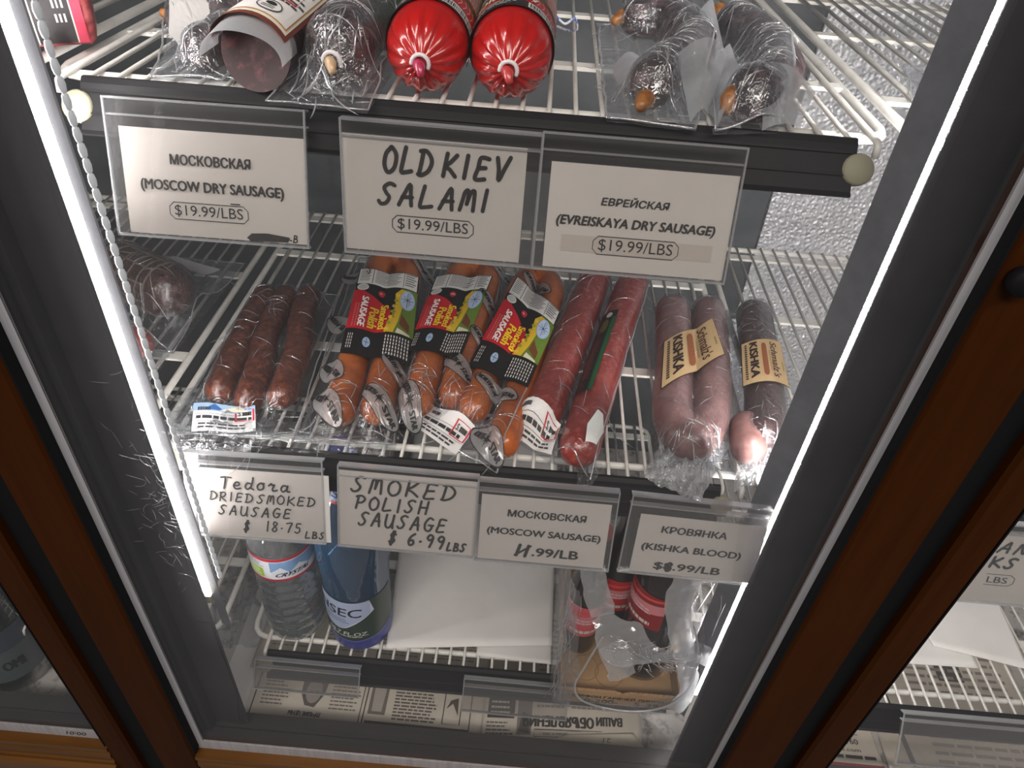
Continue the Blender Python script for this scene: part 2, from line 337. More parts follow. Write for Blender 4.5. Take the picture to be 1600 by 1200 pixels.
strip_lamp('strip_lamp', 'strip lamp behind the right dark post showing only as a thin bright line', 0.2797, -0.0100, ((0.2770, -0.0125), (0.2608, 0.0005)), 0.555, 1.62, None, None, 0.0022, M_led_thin)
# doors
def door(n, xl, xr, il, ir, gl, gr, glass):
    t = structure('door_%d' % n, (xl, -0.10, ZB))
    for a, b in ((xl, il), (ir, xr)):
        q = MB(); q.prism([(a, -0.070), (a, -0.097), (a + 0.003, -0.100), (b - 0.003, -0.100), (b, -0.097), (b, -0.070)], ZB, ZT, 'z'); q.build('stile', M_brown, t)
    q = MB(); q.prism([(-0.070, ZB), (-0.100, ZB), (-0.100, 0.425), (-0.106, 0.425), (-0.106, 0.441), (-0.100, 0.443), (-0.100, 0.450), (-0.0985, 0.452), (-0.0985, 0.459), (-0.100, 0.461), (-0.100, 0.468), (-0.0985, 0.470), (-0.0985, 0.4755), (-0.100, 0.477), (-0.100, 0.483), (-0.070, 0.483)], il, ir, 'x'); q.build('bottom_rail', M_bronze_lit, t)
    MB().box(il, -0.1, ZT - 0.05, ir, -0.07, ZT).build('top_rail', M_brown, t)
    for a, b in ((il, il + 0.0015), (ir - 0.0015, ir)): MB().box(a, -0.0985, 0.488, b, -0.0885, ZT - 0.05).build('gasket', M_black, t)
    q = MB(); q.box(il, -0.0885, 0.470, gl, -0.0865, ZT - 0.05); q.box(gr, -0.0885, 0.470, ir, -0.0865, ZT - 0.05); q.box(gl, -0.0885, 0.468, gr, -0.0865, 0.5005); q.box(gl, -0.0885, ZT - 0.07, gr, -0.0865, ZT - 0.05); q.build('glass_spacer', M_silver, t)
    MB().box(gl, -0.0882, 0.5005, gr, -0.0872, ZT - 0.07).build('glass_pane', glass, t)
    return t
d1 = door(1, -0.92, -0.357, -0.874, -0.385, -0.866, -0.393, M_glass)
d2 = door(2, -0.330, 0.3439, -0.284, 0.2913, -0.2755, 0.2842, M_glass_worn)
d3 = door(3, 0.3656, 0.94, 0.3946, 0.894, 0.402, 0.886, M_glass)
rnd = random.Random(5); mb = MB()
for i in range(150):
    x = rnd.gauss(-0.2130, 0.012); z = rnd.gauss(0.905, 0.05); an = rnd.uniform(0, 6.28); L = rnd.uniform(.004, .02); bd = rnd.gauss(0, 60)
    pts = []
    for k in range(6): pts.append((x, -0.08835, z)); x += math.cos(an) * L / 5; z += math.sin(an) * L / 5; an += bd * L / 5
    mb.tube(pts, [.00003, .00009, .00011, .0001, .00008, .00003], 4)
mb.build('glass_scratches', clear('glass_scratch', (235, 236, 238), 0.5, 0.4, 0.12, 0.5), d2)
MB().lathe([(0.001, 0), (0.0075, 0), (0.0085, 0.002), (0.0085, 0.006), (0.006, 0.010), (0.001, 0.011)], (0.3010, -0.1105, 1.1690), 24, ((1, 0, 0), (0, 0, 1), (0, 1, 0))).build('door_lock', M_black, d2, True)
# black filler strips carry the shade of the gap between neighbouring doors
struct('trim_4', MB().box(-0.357, -0.090, ZB, -0.330, -0.070, ZT), M_black)
struct('trim_5', MB().box(0.3439, -0.090, ZB, 0.3656, -0.070, ZT), M_black)

# ================================================================== WIRE SHELVES
Z1, Z2, Z3 = 1.198, 0.888, 0.547
def shelf(label, xa, xb, z, bars, rail=None, ya=0.022, yb=0.455, back=0.0, wires=True, pitch=0.0168):
    t = thing('wire_shelf', label, 'shelf', ((xa + xb) / 2, 0.2, z))
    r = 0.0030; zf = z - 0.0065; c = 0.018
    loop = [(xa + c, ya, zf), (xb - c, ya, zf)] + [(xb - c + c * math.sin(a), ya + c - c * math.cos(a), zf) for a in (R(30), R(60))] + [(xb, ya + c, zf), (xb, yb - c, zf)] + [(xb - c + c * math.cos(a), yb - c + c * math.sin(a), zf) for a in (R(30), R(60))]
    loop += [(xb - c, yb, zf), (xa + c, yb, zf)] + [(xa + c - c * math.sin(a), yb - c + c * math.cos(a), zf) for a in (R(30), R(60))] + [(xa, yb - c, zf), (xa, ya + c, zf)] + [(xa + c - c * math.cos(a), ya + c - c * math.sin(a), zf) for a in (R(30), R(60))]
    MB().tube(loop, 0.0035, 8, closed=True).build('outer_frame', M_white, t, True)
    for y in bars: MB().box(xa + 0.002, y - 0.006, z - 0.0062, xb - 0.002, y + 0.006, z - 0.0032).build('cross_bar', M_white, t)
    n = int((xb - xa - 0.03) / pitch); x0 = (xa + xb) / 2 - n * pitch / 2
    for i in range(n + 1):
        x = x0 + i * pitch; rr = 0.0024 if i in (0, n) else 0.0016
        MB().tube([(x, -0.001, z - 0.010), (x, 0.0005, z - 0.003), (x, 0.004, z - 0.0016), (x, yb, z - 0.0016)], rr, 7).build('wire', M_white, t, True)
    if rail:
        x0, x1 = rail; th = math.atan2(0.0174, 0.0278)
        prof = [(0.0028, 0.0005), (0.0, 0.0008), (-0.003, -0.002), (-0.0045, -0.005), (-0.0055, -0.0065), (-0.0040, -0.0068), (-0.0105, -0.0165), (-0.0118, -0.0180), (-0.0104, -0.0182), (-0.0160, -0.0265), (-0.0185, -0.0280), (-0.0175, -0.0295), (-0.0145, -0.0285), (-0.006, -0.0165), (0.001, -0.004)]
        MB().prism([(y, z + h) for y, h in prof], x0, x1, 'x').build('price_rail', M_rail, t)
        for x, s in ((x0, -1), (x1, 1)):
            MB().lathe([(0.001, -0.004), (0.0085, -0.004), (0.0098, -0.002), (0.0098, 0.002), (0.0085, 0.004), (0.001, 0.004)], (x + s * 0.0025, -0.0075, z - 0.0155), 20, ((0, 0.5, 0.86), (1, 0, 0), (0, -0.86, 0.5))).build('rail_end_clip', M_cream, t, True)
    return t
shelf('white wire shelf behind the upper row of price signs', -0.268, 0.266, Z1, (0.123, 0.283, 0.43), (-0.2375, 0.2375))
shelf('white wire shelf carrying smoked sausages above the lower price signs', -0.272, 0.266, Z2, (0.160, 0.345, 0.44), (-0.2455, 0.2295))
shelf('white wire shelf under the water bottles and the bagged box', -0.250, 0.266, Z3, (0.14, 0.30, 0.43), (-0.2235, 0.2515))
for z, nm in ((Z1, 'upper'), (Z2, 'middle'), (Z3, 'lowest')):
    shelf('%s wire shelf in the bay beyond the left dark post' % nm, -0.84, -0.292, z, (0.123, 0.283, 0.43), (-0.815, -0.32) if z != Z3 else None)
    shelf('%s wire shelf in the bay beyond the right dark post' % nm, 0.286, 0.834, z, (0.10, 0.283, 0.43), (0.312, 0.81))

# ================================================================== PRICE SIGNS
M_acr = clear('clear_acrylic', (246, 245, 244), 0.045, 0.30, 0.05, 0.30)
M_edge = clear('acrylic_edge', (230, 230, 230), 0.42, 0.4, 0.15, 0.55)
M_card = mat('sign_card', (222, 219, 217), 0.7, noise_rgb=(213, 210, 208), scale=10)
class Frame:
    def __init__(s, x, z, tilt, roll, y0=-0.018):
        s.o = Vector((x, y0, z)); s.X = Vector((math.cos(roll), 0, -math.sin(roll))); s.D = Vector((-math.sin(roll) * math.cos(tilt), -math.sin(tilt), -math.cos(roll) * math.cos(tilt))); s.N = s.X.cross(s.D) * 1.0
        if s.N.y > 0: s.N = -s.N
    def at(s, a, d, n): return s.o + s.X * a + s.D * d + s.N * n
def sign_holder(F, label, W=0.1215, L=0.081, name='sign_holder'):
    t = thing(name, label, 'sign holder', F.o, 'clear sign holders on the shelf rails')
    h = W / 2; th = 0.0009
    def slab(a0, d0, a1, d1, n0, n1): 
        q = MB(); q.obox(F.at(a0, d0, n0), F.X * (a1 - a0), F.D * (d1 - d0), F.N * (n1 - n0)); return q
    slab(-h, 0.0, h, L, 0.0030, 0.0030 + th).build('front_sheet', M_acr, t)
    slab(-h, 0.010, h, L, -0.0002, -0.0002 + th).build('back_sheet', M_acr, t)
    slab(-h, 0.0, h, 0.0012, -0.004, 0.0039).build('top_fold', M_edge, t)
    slab(-h, L, h, L + 0.0012, -0.0002, 0.0039).build('bottom_fold', M_edge, t)
    slab(-h, 0.0095, h, 0.0105, -0.003, 0.0034).build('clip_ridge', M_edge, t)
    for a in (-h, h - 0.0011): slab(a, 0.0, a + 0.0011, L, 0.0026, 0.0042).build('side_edge', M_edge, t)
    return t
def sign_card(F, a0, d0, a1, d1, label, art, skew=0.0):
    n = 0.0014; W = a1 - a0; H = d1 - d0
    def fn(u, v, l): return F.at(a0 + u * W + skew * v, d1 - v * H - 0.002 * (u - 1) * 0, n + l)
    t = MB(); 
    t.hexa([fn(0, 0, 0), fn(1, 0, 0), fn(1, 1, 0), fn(0, 1, 0), fn(0, 0, 0.0003), fn(1, 0, 0.0003), fn(1, 1, 0.0003), fn(0, 1, 0.0003)])
    o = t.build('price_card', M_card); tag(o, label, 'price sign', 'price cards in the clear holders')
    asp = W / H
    art2 = Art()
    art2.sh = [([(x / asp, y) for x, y in vs], fs, c, l + 4) for vs, fs, c, l in art.sh]
    if art.sh: art2.build('lettering', fn, o)
    return o
K = (26, 22, 24)
def price_pill(A, asp, y, w, t='$19.99/LBS', x=0.5):
    u = x * asp; ww = w * asp; h = ww * 0.105; c = h * 0.55
    A.outline([(u - ww / 2 + c, y + h), (u + ww / 2 - c, y + h), (u + ww / 2, y + h - c), (u + ww / 2, y - h + c), (u + ww / 2 - c, y - h), (u - ww / 2 + c, y - h), (u - ww / 2, y - h + c), (u - ww / 2, y + h - c)], 0.008, K)
    A.text(t, u, y, ww * 0.87, h * 1.45, K)
def printed(A, asp, rows, bold=0.045, slant=0.0):
    for t, x, y, w, h in rows: A.text(t, x * asp, y, w * asp, h, K, bold, slant)
HS = {'h1': (-0.155, 1.195, 0.318, -0.0098), 'h2': (-0.0136, 1.1932, 0.166, 0.0037), 'h3': (0.1074, 1.1946, 0.316, -0.0004),
      'm1': (-0.1761, 0.8972, 0.333, -0.0257), 'm2': (-0.0423, 0.8956, 0.3015, 0.0072), 'm3': (0.0787, 0.8922, 0.298, 0.0035), 'm4': (0.2108, 0.8886, 0.260, 0.0337)}
# upper row
F = Frame(*HS['h1']); sign_holder(F, 'clear sign holder leftmost on the upper shelf rail')
A = Art(); asp = 0.111 / 0.0645
printed(A, asp, [('МОСКОВСКАЯ', .50, .73, .45, .095), ('(MOSCOW DRY SAUSAGE)', .50, .47, .81, .125)]); price_pill(A, asp, .245, .45, x=.47)
A.poly([(asp * .70, .0), (asp * .92, .01), (asp * .93, .06), (asp * .80, .085), (asp * .71, .075), (asp * .68, .03)], K, 2).hand('B', asp * .965, .05, .05, .07, .012).line([(asp * .9, .05), (asp * .94, .03)], .012, K)
A.line([(asp * .60, .345), (asp * .65, .345)], .012, K)
sign_card(F, -0.0535, 0.0165, 0.0595, 0.080, 'white card reading MOSCOW DRY SAUSAGE at $19.99 a pound', A)
F = Frame(*HS['h2']); sign_holder(F, 'clear sign holder in the middle of the upper shelf rail', 0.1215, 0.0825)
A = Art(); asp = 0.112 / 0.072
A.hand('OLD', asp * .36, .82, asp * .27, .21, .036).hand('KIEV', asp * .73, .81, asp * .36, .19, .036, gap=.3).hand('SALAMI', asp * .505, .53, asp * .62, .185, .034); price_pill(A, asp, .265, .46)
sign_card(F, -0.0600, 0.0090, 0.0520, 0.0810, 'white card hand lettered OLD KIEV SALAMI in thick black marker', A)
F = Frame(*HS['h3']); sign_holder(F, 'clear sign holder rightmost on the upper shelf rail')
A = Art(); asp = 0.113 / 0.0635
printed(A, asp, [('ЕВРЕЙСКАЯ', .47, .68, .36, .09), ('(EVREISKAYA DRY SAUSAGE)', .485, .46, .86, .115)], slant=0.16); A.rect(asp * .09, .17, asp * .92, .33, (205, 198, 192), 1); price_pill(A, asp, .25, .47, x=.5)
sign_card(F, -0.0540, 0.0165, 0.0590, 0.0800, 'white card reading EVREISKAYA DRY SAUSAGE in slanted print', A)
# lower row
F = Frame(*HS['m1']); sign_holder(F, 'clear sign holder leftmost on the lower shelf rail')
A = Art(); asp = 0.117 / 0.066
A.hand('Tedora', asp * .46, .81, asp * .52, .17, .026, gap=.15).hand('DRIED', asp * .27, .60, asp * .33, .13, .022).hand('SMOKED', asp * .68, .60, asp * .44, .13, .022).hand('SAUSAGE', asp * .44, .40, asp * .55, .14, .024, gap=.3)
A.hand('$', asp * .37, .17, .09, .16, .028).hand('18.75', asp * .65, .19, asp * .27, .15, .022).hand('LBS', asp * .885, .10, asp * .15, .10, .022)
sign_card(F, -0.0530, 0.0145, 0.0650, 0.0808, 'white card hand lettered Tedora DRIED SMOKED SAUSAGE', A)
F = Frame(*HS['m2']); sign_holder(F, 'clear sign holder second from the left on the lower rail')
A = Art(); asp = 0.1195 / 0.0755
A.hand('SMOKED', asp * .47, .83, asp * .76, .20, .03, gap=.25).hand('POLISH', asp * .39, .60, asp * .54, .17, .028, gap=.25).hand('SAUSAGE', asp * .47, .38, asp * .65, .18, .028, gap=.28)
A.hand('$', asp * .40, .15, .09, .17, .032).hand('6.99', asp * .65, .155, asp * .28, .17, .03).hand('LBS', asp * .875, .10, asp * .14, .11, .026)
sign_card(F, -0.0598, 0.0052, 0.0598, 0.0808, 'white card hand lettered SMOKED POLISH SAUSAGE at $6.99', A)
F = Frame(*HS['m3']); sign_holder(F, 'clear sign holder third from the left on the lower rail')
A = Art(); asp = 0.113 / 0.066
printed(A, asp, [('МОСКОВСКАЯ', .51, .75, .60, .105), ('(MOSCOW SAUSAGE)', .50, .45, .88, .13), ('.99/LB', .605, .175, .36, .13)], slant=0.05); A.hand('11', asp * .35, .18, .20, .17, .045, slant=.2).line([(asp * .29, .1), (asp * .41, .26)], .03, K)
sign_card(F, -0.0570, 0.0140, 0.0555, 0.0802, 'white card reading MOSCOW SAUSAGE with an overwritten price per pound', A)
F = Frame(*HS['m4']); sign_holder(F, 'clear sign holder rightmost on the lower rail below the kishka packs')
A = Art(); asp = 0.111 / 0.062
printed(A, asp, [('КРОВЯНКА', .45, .78, .52, .115), ('(KISHKA BLOOD)', .46, .45, .80, .145), ('$8.99/LB', .46, .14, .54, .14)], slant=0.05); A.hand('8', asp * .315, .14, .11, .15, .035)
sign_card(F, -0.0500, 0.0190, 0.0610, 0.0805, 'white card reading KISHKA BLOOD at the right end of the rail', A)
# emptied holders on the lowest rail and the holders in the right bay
sign_holder(Frame(-0.168, 0.5636, 0.55, 0.0095), 'empty clear sign holder at the left end of the lowest rail', 0.1215, 0.036)
sign_holder(Frame(0.0720, 0.5610, 0.55, 0.0095), 'empty clear sign holder beside the bagged cardboard box', 0.1215, 0.040)
F = Frame(0.468, 0.8935, 0.30, 0.0); sign_holder(F, 'clear sign holder on the rail beyond the right dark post')
A = Art(); asp = 1.5
A.hand('AN', asp * .70, .82, asp * .24, .15, .030, slant=.3).hand('KS', asp * .66, .60, asp * .22, .15, .034, slant=.1); A.text('LBS', asp * .66, .34, asp * .17, .09, K); A.line([(asp * .56, .42), (asp * .76, .42), (asp * .80, .38), (asp * .80, .30), (asp * .76, .26), (asp * .56, .26)], .008, K)
sign_card(F, -0.0590, 0.0110, 0.0560, 0.0808, 'white hand lettered card partly hidden by the right brown door frame', A)
sign_holder(Frame(0.585, 0.5700, 0.55, 0.0), 'empty clear sign holder in the right bay above the newspapers', 0.15, 0.062)

# ================================================================== SAUSAGES AND PACKS
def film_mat(name, base=0.07, milky=0.22, bump=0.5, bs=90, edge=0.45):
    return clear(name, (240, 242, 244), base, edge, 0.10, milky, bump, bs, distort=1.0)
M_film = film_mat('pack_film', 0.025, 0.10, 0.8, 110, 0.28); M_crease = clear('film_fold', (235, 236, 238), 0.45, 0.4, 0.10, 0.45, white=(240, 240, 242)); M_film_milky = film_mat('milky_film', 0.40, 0.62, 0.3, 60); M_film_crimp = film_mat('crimped_film', 0.36, 0.62, 1.0, 160, 0.5); M_film_haze = film_mat('hazy_film', 0.07, 0.22, 0.9, 120, 0.4)
M_netted = mat('netted_dark_sausage', (62, 34, 30), 0.3, noise_rgb=(92, 58, 50), scale=90, coat=0.4, bump=0.3, bscale=200)
M_dried = mat('dried_sausage', (84, 36, 22), 0.34, noise_rgb=(150, 80, 52), scale=150, lo=0.46, hi=0.72, bump=0.5, bscale=130, coat=0.5)
M_polish = mat('smoked_polish_sausage', (206, 106, 30), 0.3, noise_rgb=(160, 74, 22), scale=26, coat=0.5, bump=0.12, bscale=60)
M_moscow = mat('red_mottled_sausage', (146, 42, 34), 0.32, noise_rgb=(196, 104, 90), scale=150, lo=0.5, hi=0.75, coat=0.5, bump=0.15, bscale=120)
M_kishka = mat('grey_violet_sausage', (120, 86, 84), 0.36, noise_rgb=(150, 112, 108), scale=40, coat=0.4, bump=0.2, bscale=90)
M_kishka_dark = mat('dark_violet_sausage', (62, 44, 44), 0.32, noise_rgb=(84, 62, 60), scale=40, coat=0.5, bump=0.2, bscale=90)
M_dark = mat('dark_dry_sausage', (40, 20, 24), 0.4, noise_rgb=(126, 96, 98), scale=80, lo=0.5, hi=0.72, bump=0.8, bscale=75, coat=0.35)
M_tip = mat('tied_sausage_tip', (168, 112, 58), 0.45, noise_rgb=(112, 66, 28), scale=120, coat=0.4)
M_paper = mat('white_label_paper', (232, 230, 228), 0.6)

def near(p, P):
    """distance from p to polyline P and the point on it"""
    best = (9, None)
    for a, b in zip(P[:-1], P[1:]):
        d = b - a; t = max(0.0, min(1.0, (p - a).dot(d) / max(d.length_squared, 1e-12))); q = a + d * t; l = (p - q).length
        if l < best[0]: best = (l, q)
    return best
class Pack:
    """things lying on a shelf under a film: sausages follow centre lines in (x, y); film and labels lie over them"""
    def __init__(s, z, lines):
        s.z = z; s.L = []
        for pts, r in lines:
            P = [Vector(p) for p in smooth_path([(a, b, 0) for a, b in pts], 5)]; s.L.append(([Vector((p.x, p.y)) for p in P], r))
    def F(s, x, y, slack=0.38):
        p = Vector((x, y)); h = 0.0
        for P, r in s.L:
            d, _ = near(p, P)
            h = max(h, r + math.sqrt(max(0, r * r - d * d)) if d < r * 0.94 else (r + r * 0.341) * math.exp(-(d - r * 0.94) / (slack * r)))
        return s.z + h + 0.0012
    def T(s, x, y, k=3.2):
        p = Vector((x, y)); h = 0.0
        for P, r in s.L:
            d, _ = near(p, P); h = max(h, 2 * r * max(0.0, 1 - (d / (k * r)) ** 2), )
        return max(s.F(x, y, 0.5), s.z + h + 0.0012)
    def creases(s, root, m, n, name='film_creases', area=None, ln=0.03, rad=0.00042, seed=1, spread=1.0):
        rnd = random.Random(seed); a, b, c, d = [Vector((p[0], p[1])) for p in (area or s.quad)]; mb = MB()
        for _ in range(n):
            u, v = rnd.uniform(.03, .97), rnd.uniform(.03, .97); p = (a * (1 - u) + b * u) * (1 - v) + (d * (1 - u) + c * u) * v
            e = 0.004; g = Vector((s.F(p.x + e, p.y) - s.F(p.x - e, p.y), s.F(p.x, p.y + e) - s.F(p.x, p.y - e)))
            ang = (math.atan2(g.y, g.x) if g.length > 0.0006 and rnd.random() < .3 else rnd.uniform(0, 2 * math.pi)) + rnd.gauss(0, .5 * spread); L = ln * rnd.uniform(.3, 1.1); bend = rnd.gauss(0, 14); pts = []; q = p.copy()
            for k in range(8):
                pts.append((q.x, q.y, s.F(q.x, q.y) + 0.0011)); q = q + Vector((math.cos(ang), math.sin(ang))) * L / 7; ang += bend * L / 7
            mb.tube(pts, [rad * f for f in (.2, .6, .9, 1, .9, .8, .5, .15)], 5)
        return mb.build(name, m, root, True)
    def seam(s, root, m, rad=0.0007):
        a, b, c, d = [Vector((p[0], p[1])) for p in s.quad]; pts = []
        for A, B in ((a, b), (b, c), (c, d), (d, a)):
            for k in range(14):
                p = A.lerp(B, k / 14); e = 0.0025 * noise.noise(Vector((p.x * 60, p.y * 60, 1))); pts.append((p.x + e, p.y + e, s.F(p.x, p.y) + 0.0012))
        return MB().tube(pts, rad, 6, closed=True).build('film_seam', m, root, True)
    def sausages(s, root, name, mats, wob=(0.10, 60), seg=20, z=0.0):
        out = []
        for i, (P, r) in enumerate(s.L):
            pts = [(p.x, p.y, s.z + r + z) for p in P]
            rr = [r * (1 - 0.035 * noise.noise(Vector((p.x * 40, p.y * 40, i * 3.1)))) for p in P]
            out.append(MB().tube(pts, [q * 0.97 for q in rr], seg, 'round', wob).build(name, mats[i % len(mats)], root, True))
        return out
    def film(s, root, quad, m, name='film_bag', n=(34, 46), wr=0.0016, slack=0.38, fr=55, curl=0.0):
        a, b, c, d = [Vector((p[0], p[1])) for p in quad]  # near-left, near-right, far-right, far-left
        def base(u, v):
            p = (a * (1 - u) + b * u) * (1 - v) + (d * (1 - u) + c * u) * v
            e = 0.004 * noise.noise(Vector((u * 5, v * 5, a.x * 50))); return p + Vector((e, e * 0.7))
        def top(u, v):
            p = base(u, v); f = s.F(p.x, p.y, slack); k = min(1, (f - s.z) / 0.02); edge = min(1, 8 * min(u, 1 - u, v, 1 - v))
            q = Vector((p.x * fr, p.y * fr * 0.5, a.x * 9)); wv = (abs(noise.noise(q)) + 0.5 * abs(noise.noise(q * 2.3))) * wr * (1.25 - k)
            return (p.x, p.y, f + wv + 0.0006 * edge + curl * (1 - edge) * (0.5 + noise.noise(q * .4)))
        def bot(u, v):
            p = base(u, v); return (p.x, p.y, s.z + 0.0004)
        mb = MB(); mb.grid(top, *n); mb.grid(bot, 8, 8); s.quad = quad
        return mb.build(name, m, root, True)
    def lay(s, TL, TR, BR, BL, off=0.0012, slack=0.9, taut=None):
        TL, TR, BR, BL = [Vector(p) for p in (TL, TR, BR, BL)]
        def fn(u, v, l):
            p = (BL * (1 - u) + BR * u) * (1 - v) + (TL * (1 - u) + TR * u) * v
            return (p.x, p.y, (s.T(p.x, p.y, taut) if taut else s.F(p.x, p.y, slack)) + off + l * 1.6)
        return fn
def scale_tag(A=None, red=True):
    A = Art(); A.rect(0, 0, 1, 1, (233, 232, 231), 0)
    A.line([(0.03, .62), (.97, .62)], .012, (60, 60, 60)).line([(.03, .34), (.97, .34)], .012, (70, 70, 70))
    A.rows(.06, .38, .95, .58, 1, (45, 45, 48), .55, .1).rows(.1, .06, .9, .3, 2, (60, 60, 64), .5, .2).rows(.08, .66, .3, .9, 1, (60, 60, 64), .5)
    if red: A.outline([(.68, .40), (.97, .40), (.97, .86), (.68, .86)], .035, (196, 40, 58)).text('$', .74, .68, .05, .2, (40, 30, 30)).rows(.79, .58, .95, .78, 1, (40, 30, 30), .7, .1)
    return A
def put_tag(root, P, TL, TR, BR, BL, name='weight_label', **k):
    return scale_tag(**k).build(name, P.lay(TL, TR, BR, BL, 0.0026), root, 0.14, 0.0002)

# ---- dried smoked sausages, three in a bag
P = Pack(Z2, [([(-0.2315, 0.056), (-0.2385, 0.14), (-0.2400, 0.215)], 0.0140), ([(-0.2010, 0.048), (-0.2065, 0.10), (-0.2165, 0.15), (-0.2190, 0.218)], 0.0142), ([(-0.1735, 0.056), (-0.1780, 0.12), (-0.1895, 0.18), (-0.1940, 0.222)], 0.0142)])
t = thing('sausage_pack', 'vacuum pack of three dark brown dried sausages', 'sausage pack', (-0.205, 0.13, Z2), 'sausage packs on the middle shelf')
P.sausages(t, 'sausage', [M_dried], (0.16, 75))
P.film(t, [(-0.262, 0.006), (-0.150, 0.014), (-0.168, 0.248), (-0.262, 0.246)], M_film, wr=0.004); P.creases(t, M_crease, 45, seed=3, spread=1.6); P.seam(t, M_crease)
A = scale_tag(); A.poly([(0, .72), (1, .72), (1, 1), (0, 1)], (150, 180, 212), 2).poly([(.18, .75), (.35, .98), (.5, .75)], (44, 92, 150), 3).poly([(.42, .75), (.72, .99), (.9, .75)], (222, 214, 190), 3)
A.build('weight_label', lambda u, v, l: (-0.239 + 0.055 * u - 0.0075 * v, 0.005 + 0.007 * u + 0.0285 * v - 0.004 * u * v, Z2 + 0.0075 + 0.0075 * v + 0.0015 * math.sin(7 * u) + 1.6 * l), t, 0.14, 0.0002)
# crumpled slack film along the rail
def crumple(name, m, root, quad, z, amp, fr=70, n=(40, 22), tilt=0.0, seed=0.0):
    a, b, c, d = [Vector(p) for p in quad]
    def fn(u, v):
        p = (a * (1 - u) + b * u) * (1 - v) + (d * (1 - u) + c * u) * v; q = Vector((p.x * fr, p.y * fr * 0.8, seed))
        h = abs(noise.noise(q)) + 0.6 * abs(noise.noise(q * 2.1 + Vector((3, 1, 0)))) + 0.3 * abs(noise.noise(q * 4.7)); e = 0.004 * noise.noise(q * 0.8 + Vector((9, 0, 0)))
        return (p.x + e, p.y + e, z + amp * h * (0.35 + 0.65 * min(1, 5 * min(u, 1 - u, v, 1 - v))) + tilt * (1 - v))
    return MB().grid(fn, *n).build(name, m, root, True)
crumple('slack_film', M_film_haze, t, [(-0.272, -0.030), (-0.158, -0.004), (-0.160, 0.022), (-0.268, 0.066)], Z2 + 0.001, 0.022, seed=2)
P.creases(t, M_crease, 70, 'slack_creases', [(-0.268, -0.018), (-0.160, 0.000), (-0.162, 0.020), (-0.262, 0.05)], 0.035, seed=9)

# ---- smoked Polish sausages, three packs with printed bands
def polish_label():
    A = Art(); G = (228, 228, 226); B = (24, 22, 22)
    def rp(pts): return [(u, 1 - v) for u, v in pts]
    A.rect(0, 0, 1, 1, B, 0); A.poly(rp([(.02, .01), (.98, .01), (.98, .205), (.02, .205)]), G, 1)
    for i in range(9): A.rect(.30, .975 - .019 * i, .30 + .42 - .03 * (i % 3), .981 - .019 * i, (40, 40, 40), 3)
    for i in range(8): A.rect(.05, .97 - .02 * i, .05 + .17 - .02 * (i % 2), .976 - .02 * i, (90, 90, 90), 3)
    A.rect(.255, .80, .265, .985, (40, 40, 40), 3).rect(.76, .80, .768, .985, (40, 40, 40), 3)
    for i in range(6): A.rect(.79, .97 - .028 * i, .96 - .03 * (i % 2), .979 - .028 * i, (30, 30, 30), 3)
    A.poly(rp([(0, .285), (.12, .285), (.36, .36), (.60, .46), (.66, .60), (.60, .74), (0, .735)]), (196, 22, 40), 1)
    A.poly(rp([(.74, .215), (1, .215), (1, .735), (.68, .735), (.66, .55)]), (104, 134, 44), 1)
    A.poly(rp([(.66, .29), (.74, .23), (.82, .23), (.80, .42), (.76, .60), (.70, .735), (.56, .735), (.60, .62), (.66, .52), (.68, .40)]), (222, 186, 42), 2)
    for k in range(7): A.oval(.60 + .018 * k, 1 - (.70 - .065 * k), .035, .018, (150, 168, 40) if k % 2 else (236, 206, 70), 3)
    A.poly(rp([(.80, .52), (.93, .62), (.93, .70), (.78, .64)]), (112, 62, 36), 3).poly(rp([(.76, .68), (.95, .72), (.95, .735), (.74, .735)]), (226, 220, 196), 3)
    A.oval(.86, 1 - .35, .115, .115, (170, 196, 226), 3).oval(.86, 1 - .35, .098, .10, (190, 210, 236), 4)
    A.line([(.86, .56), (.86, .74)], .008, (26, 44, 92), 5).line([(.775, .65), (.945, .65)], .006, (26, 44, 92), 5).line([(.80, .61), (.92, .69)], .005, (26, 44, 92), 5).line([(.80, .69), (.92, .61)], .005, (26, 44, 92), 5)
    A.text('NORTH', .89, .705, .075, .016, (20, 34, 80), 0, 0, -math.pi / 2, 6).text('STAR', .89, .61, .06, .016, (20, 34, 80), 0, 0, -math.pi / 2, 6)
    A.oval(.13, 1 - .255, .095, .042, (224, 226, 222), 3).oval(.13, 1 - .255, .075, .032, (196, 200, 198), 4)
    A.oval(.44, 1 - .295, .055, .036, (182, 30, 52), 3).rows(.41, .695, .48, .715, 2, (240, 220, 220), .5, .1, 4)
    r = -math.pi / 2; Y = (244, 212, 40); Wt = (246, 240, 236)
    A.text('Smoked', .525, 1 - .575, .27, .125, Y, .022, 0, r, 4).text('Polish', .375, 1 - .600, .22, .135, Y, .022, 0, r, 4)
    A.text('SAUSAGE', .215, 1 - .545, .335, .105, Wt, .035, .1, r, 4).text('Farm Fresh', .68, 1 - .50, .16, .05, (60, 40, 16), 0, .1, r, 5)
    for k in range(2): A.rows(.07 + .045 * k, 1 - .72, .095 + .045 * k, 1 - .45, 14, (228, 130, 130), .5, .2, 3, False)
    for k in range(9): A.rows(.60 + .042 * k, 1 - .975, .618 + .042 * k, 1 - .765, 6, (214, 212, 208), .72, .12, 3, False)
    for k in range(3): A.rows(.06 + .03 * k, 1 - .95, .072 + .03 * k, 1 - .79, 5, (200, 198, 196), .7, .1, 3, False)
    A.oval(.34, 1 - .86, .055, .05, (170, 196, 226), 3).line([(.34, .105), (.34, .175)], .006, (26, 44, 92), 4).line([(.30, .14), (.38, .14)], .005, (26, 44, 92), 4)
    return A
PL = polish_label()
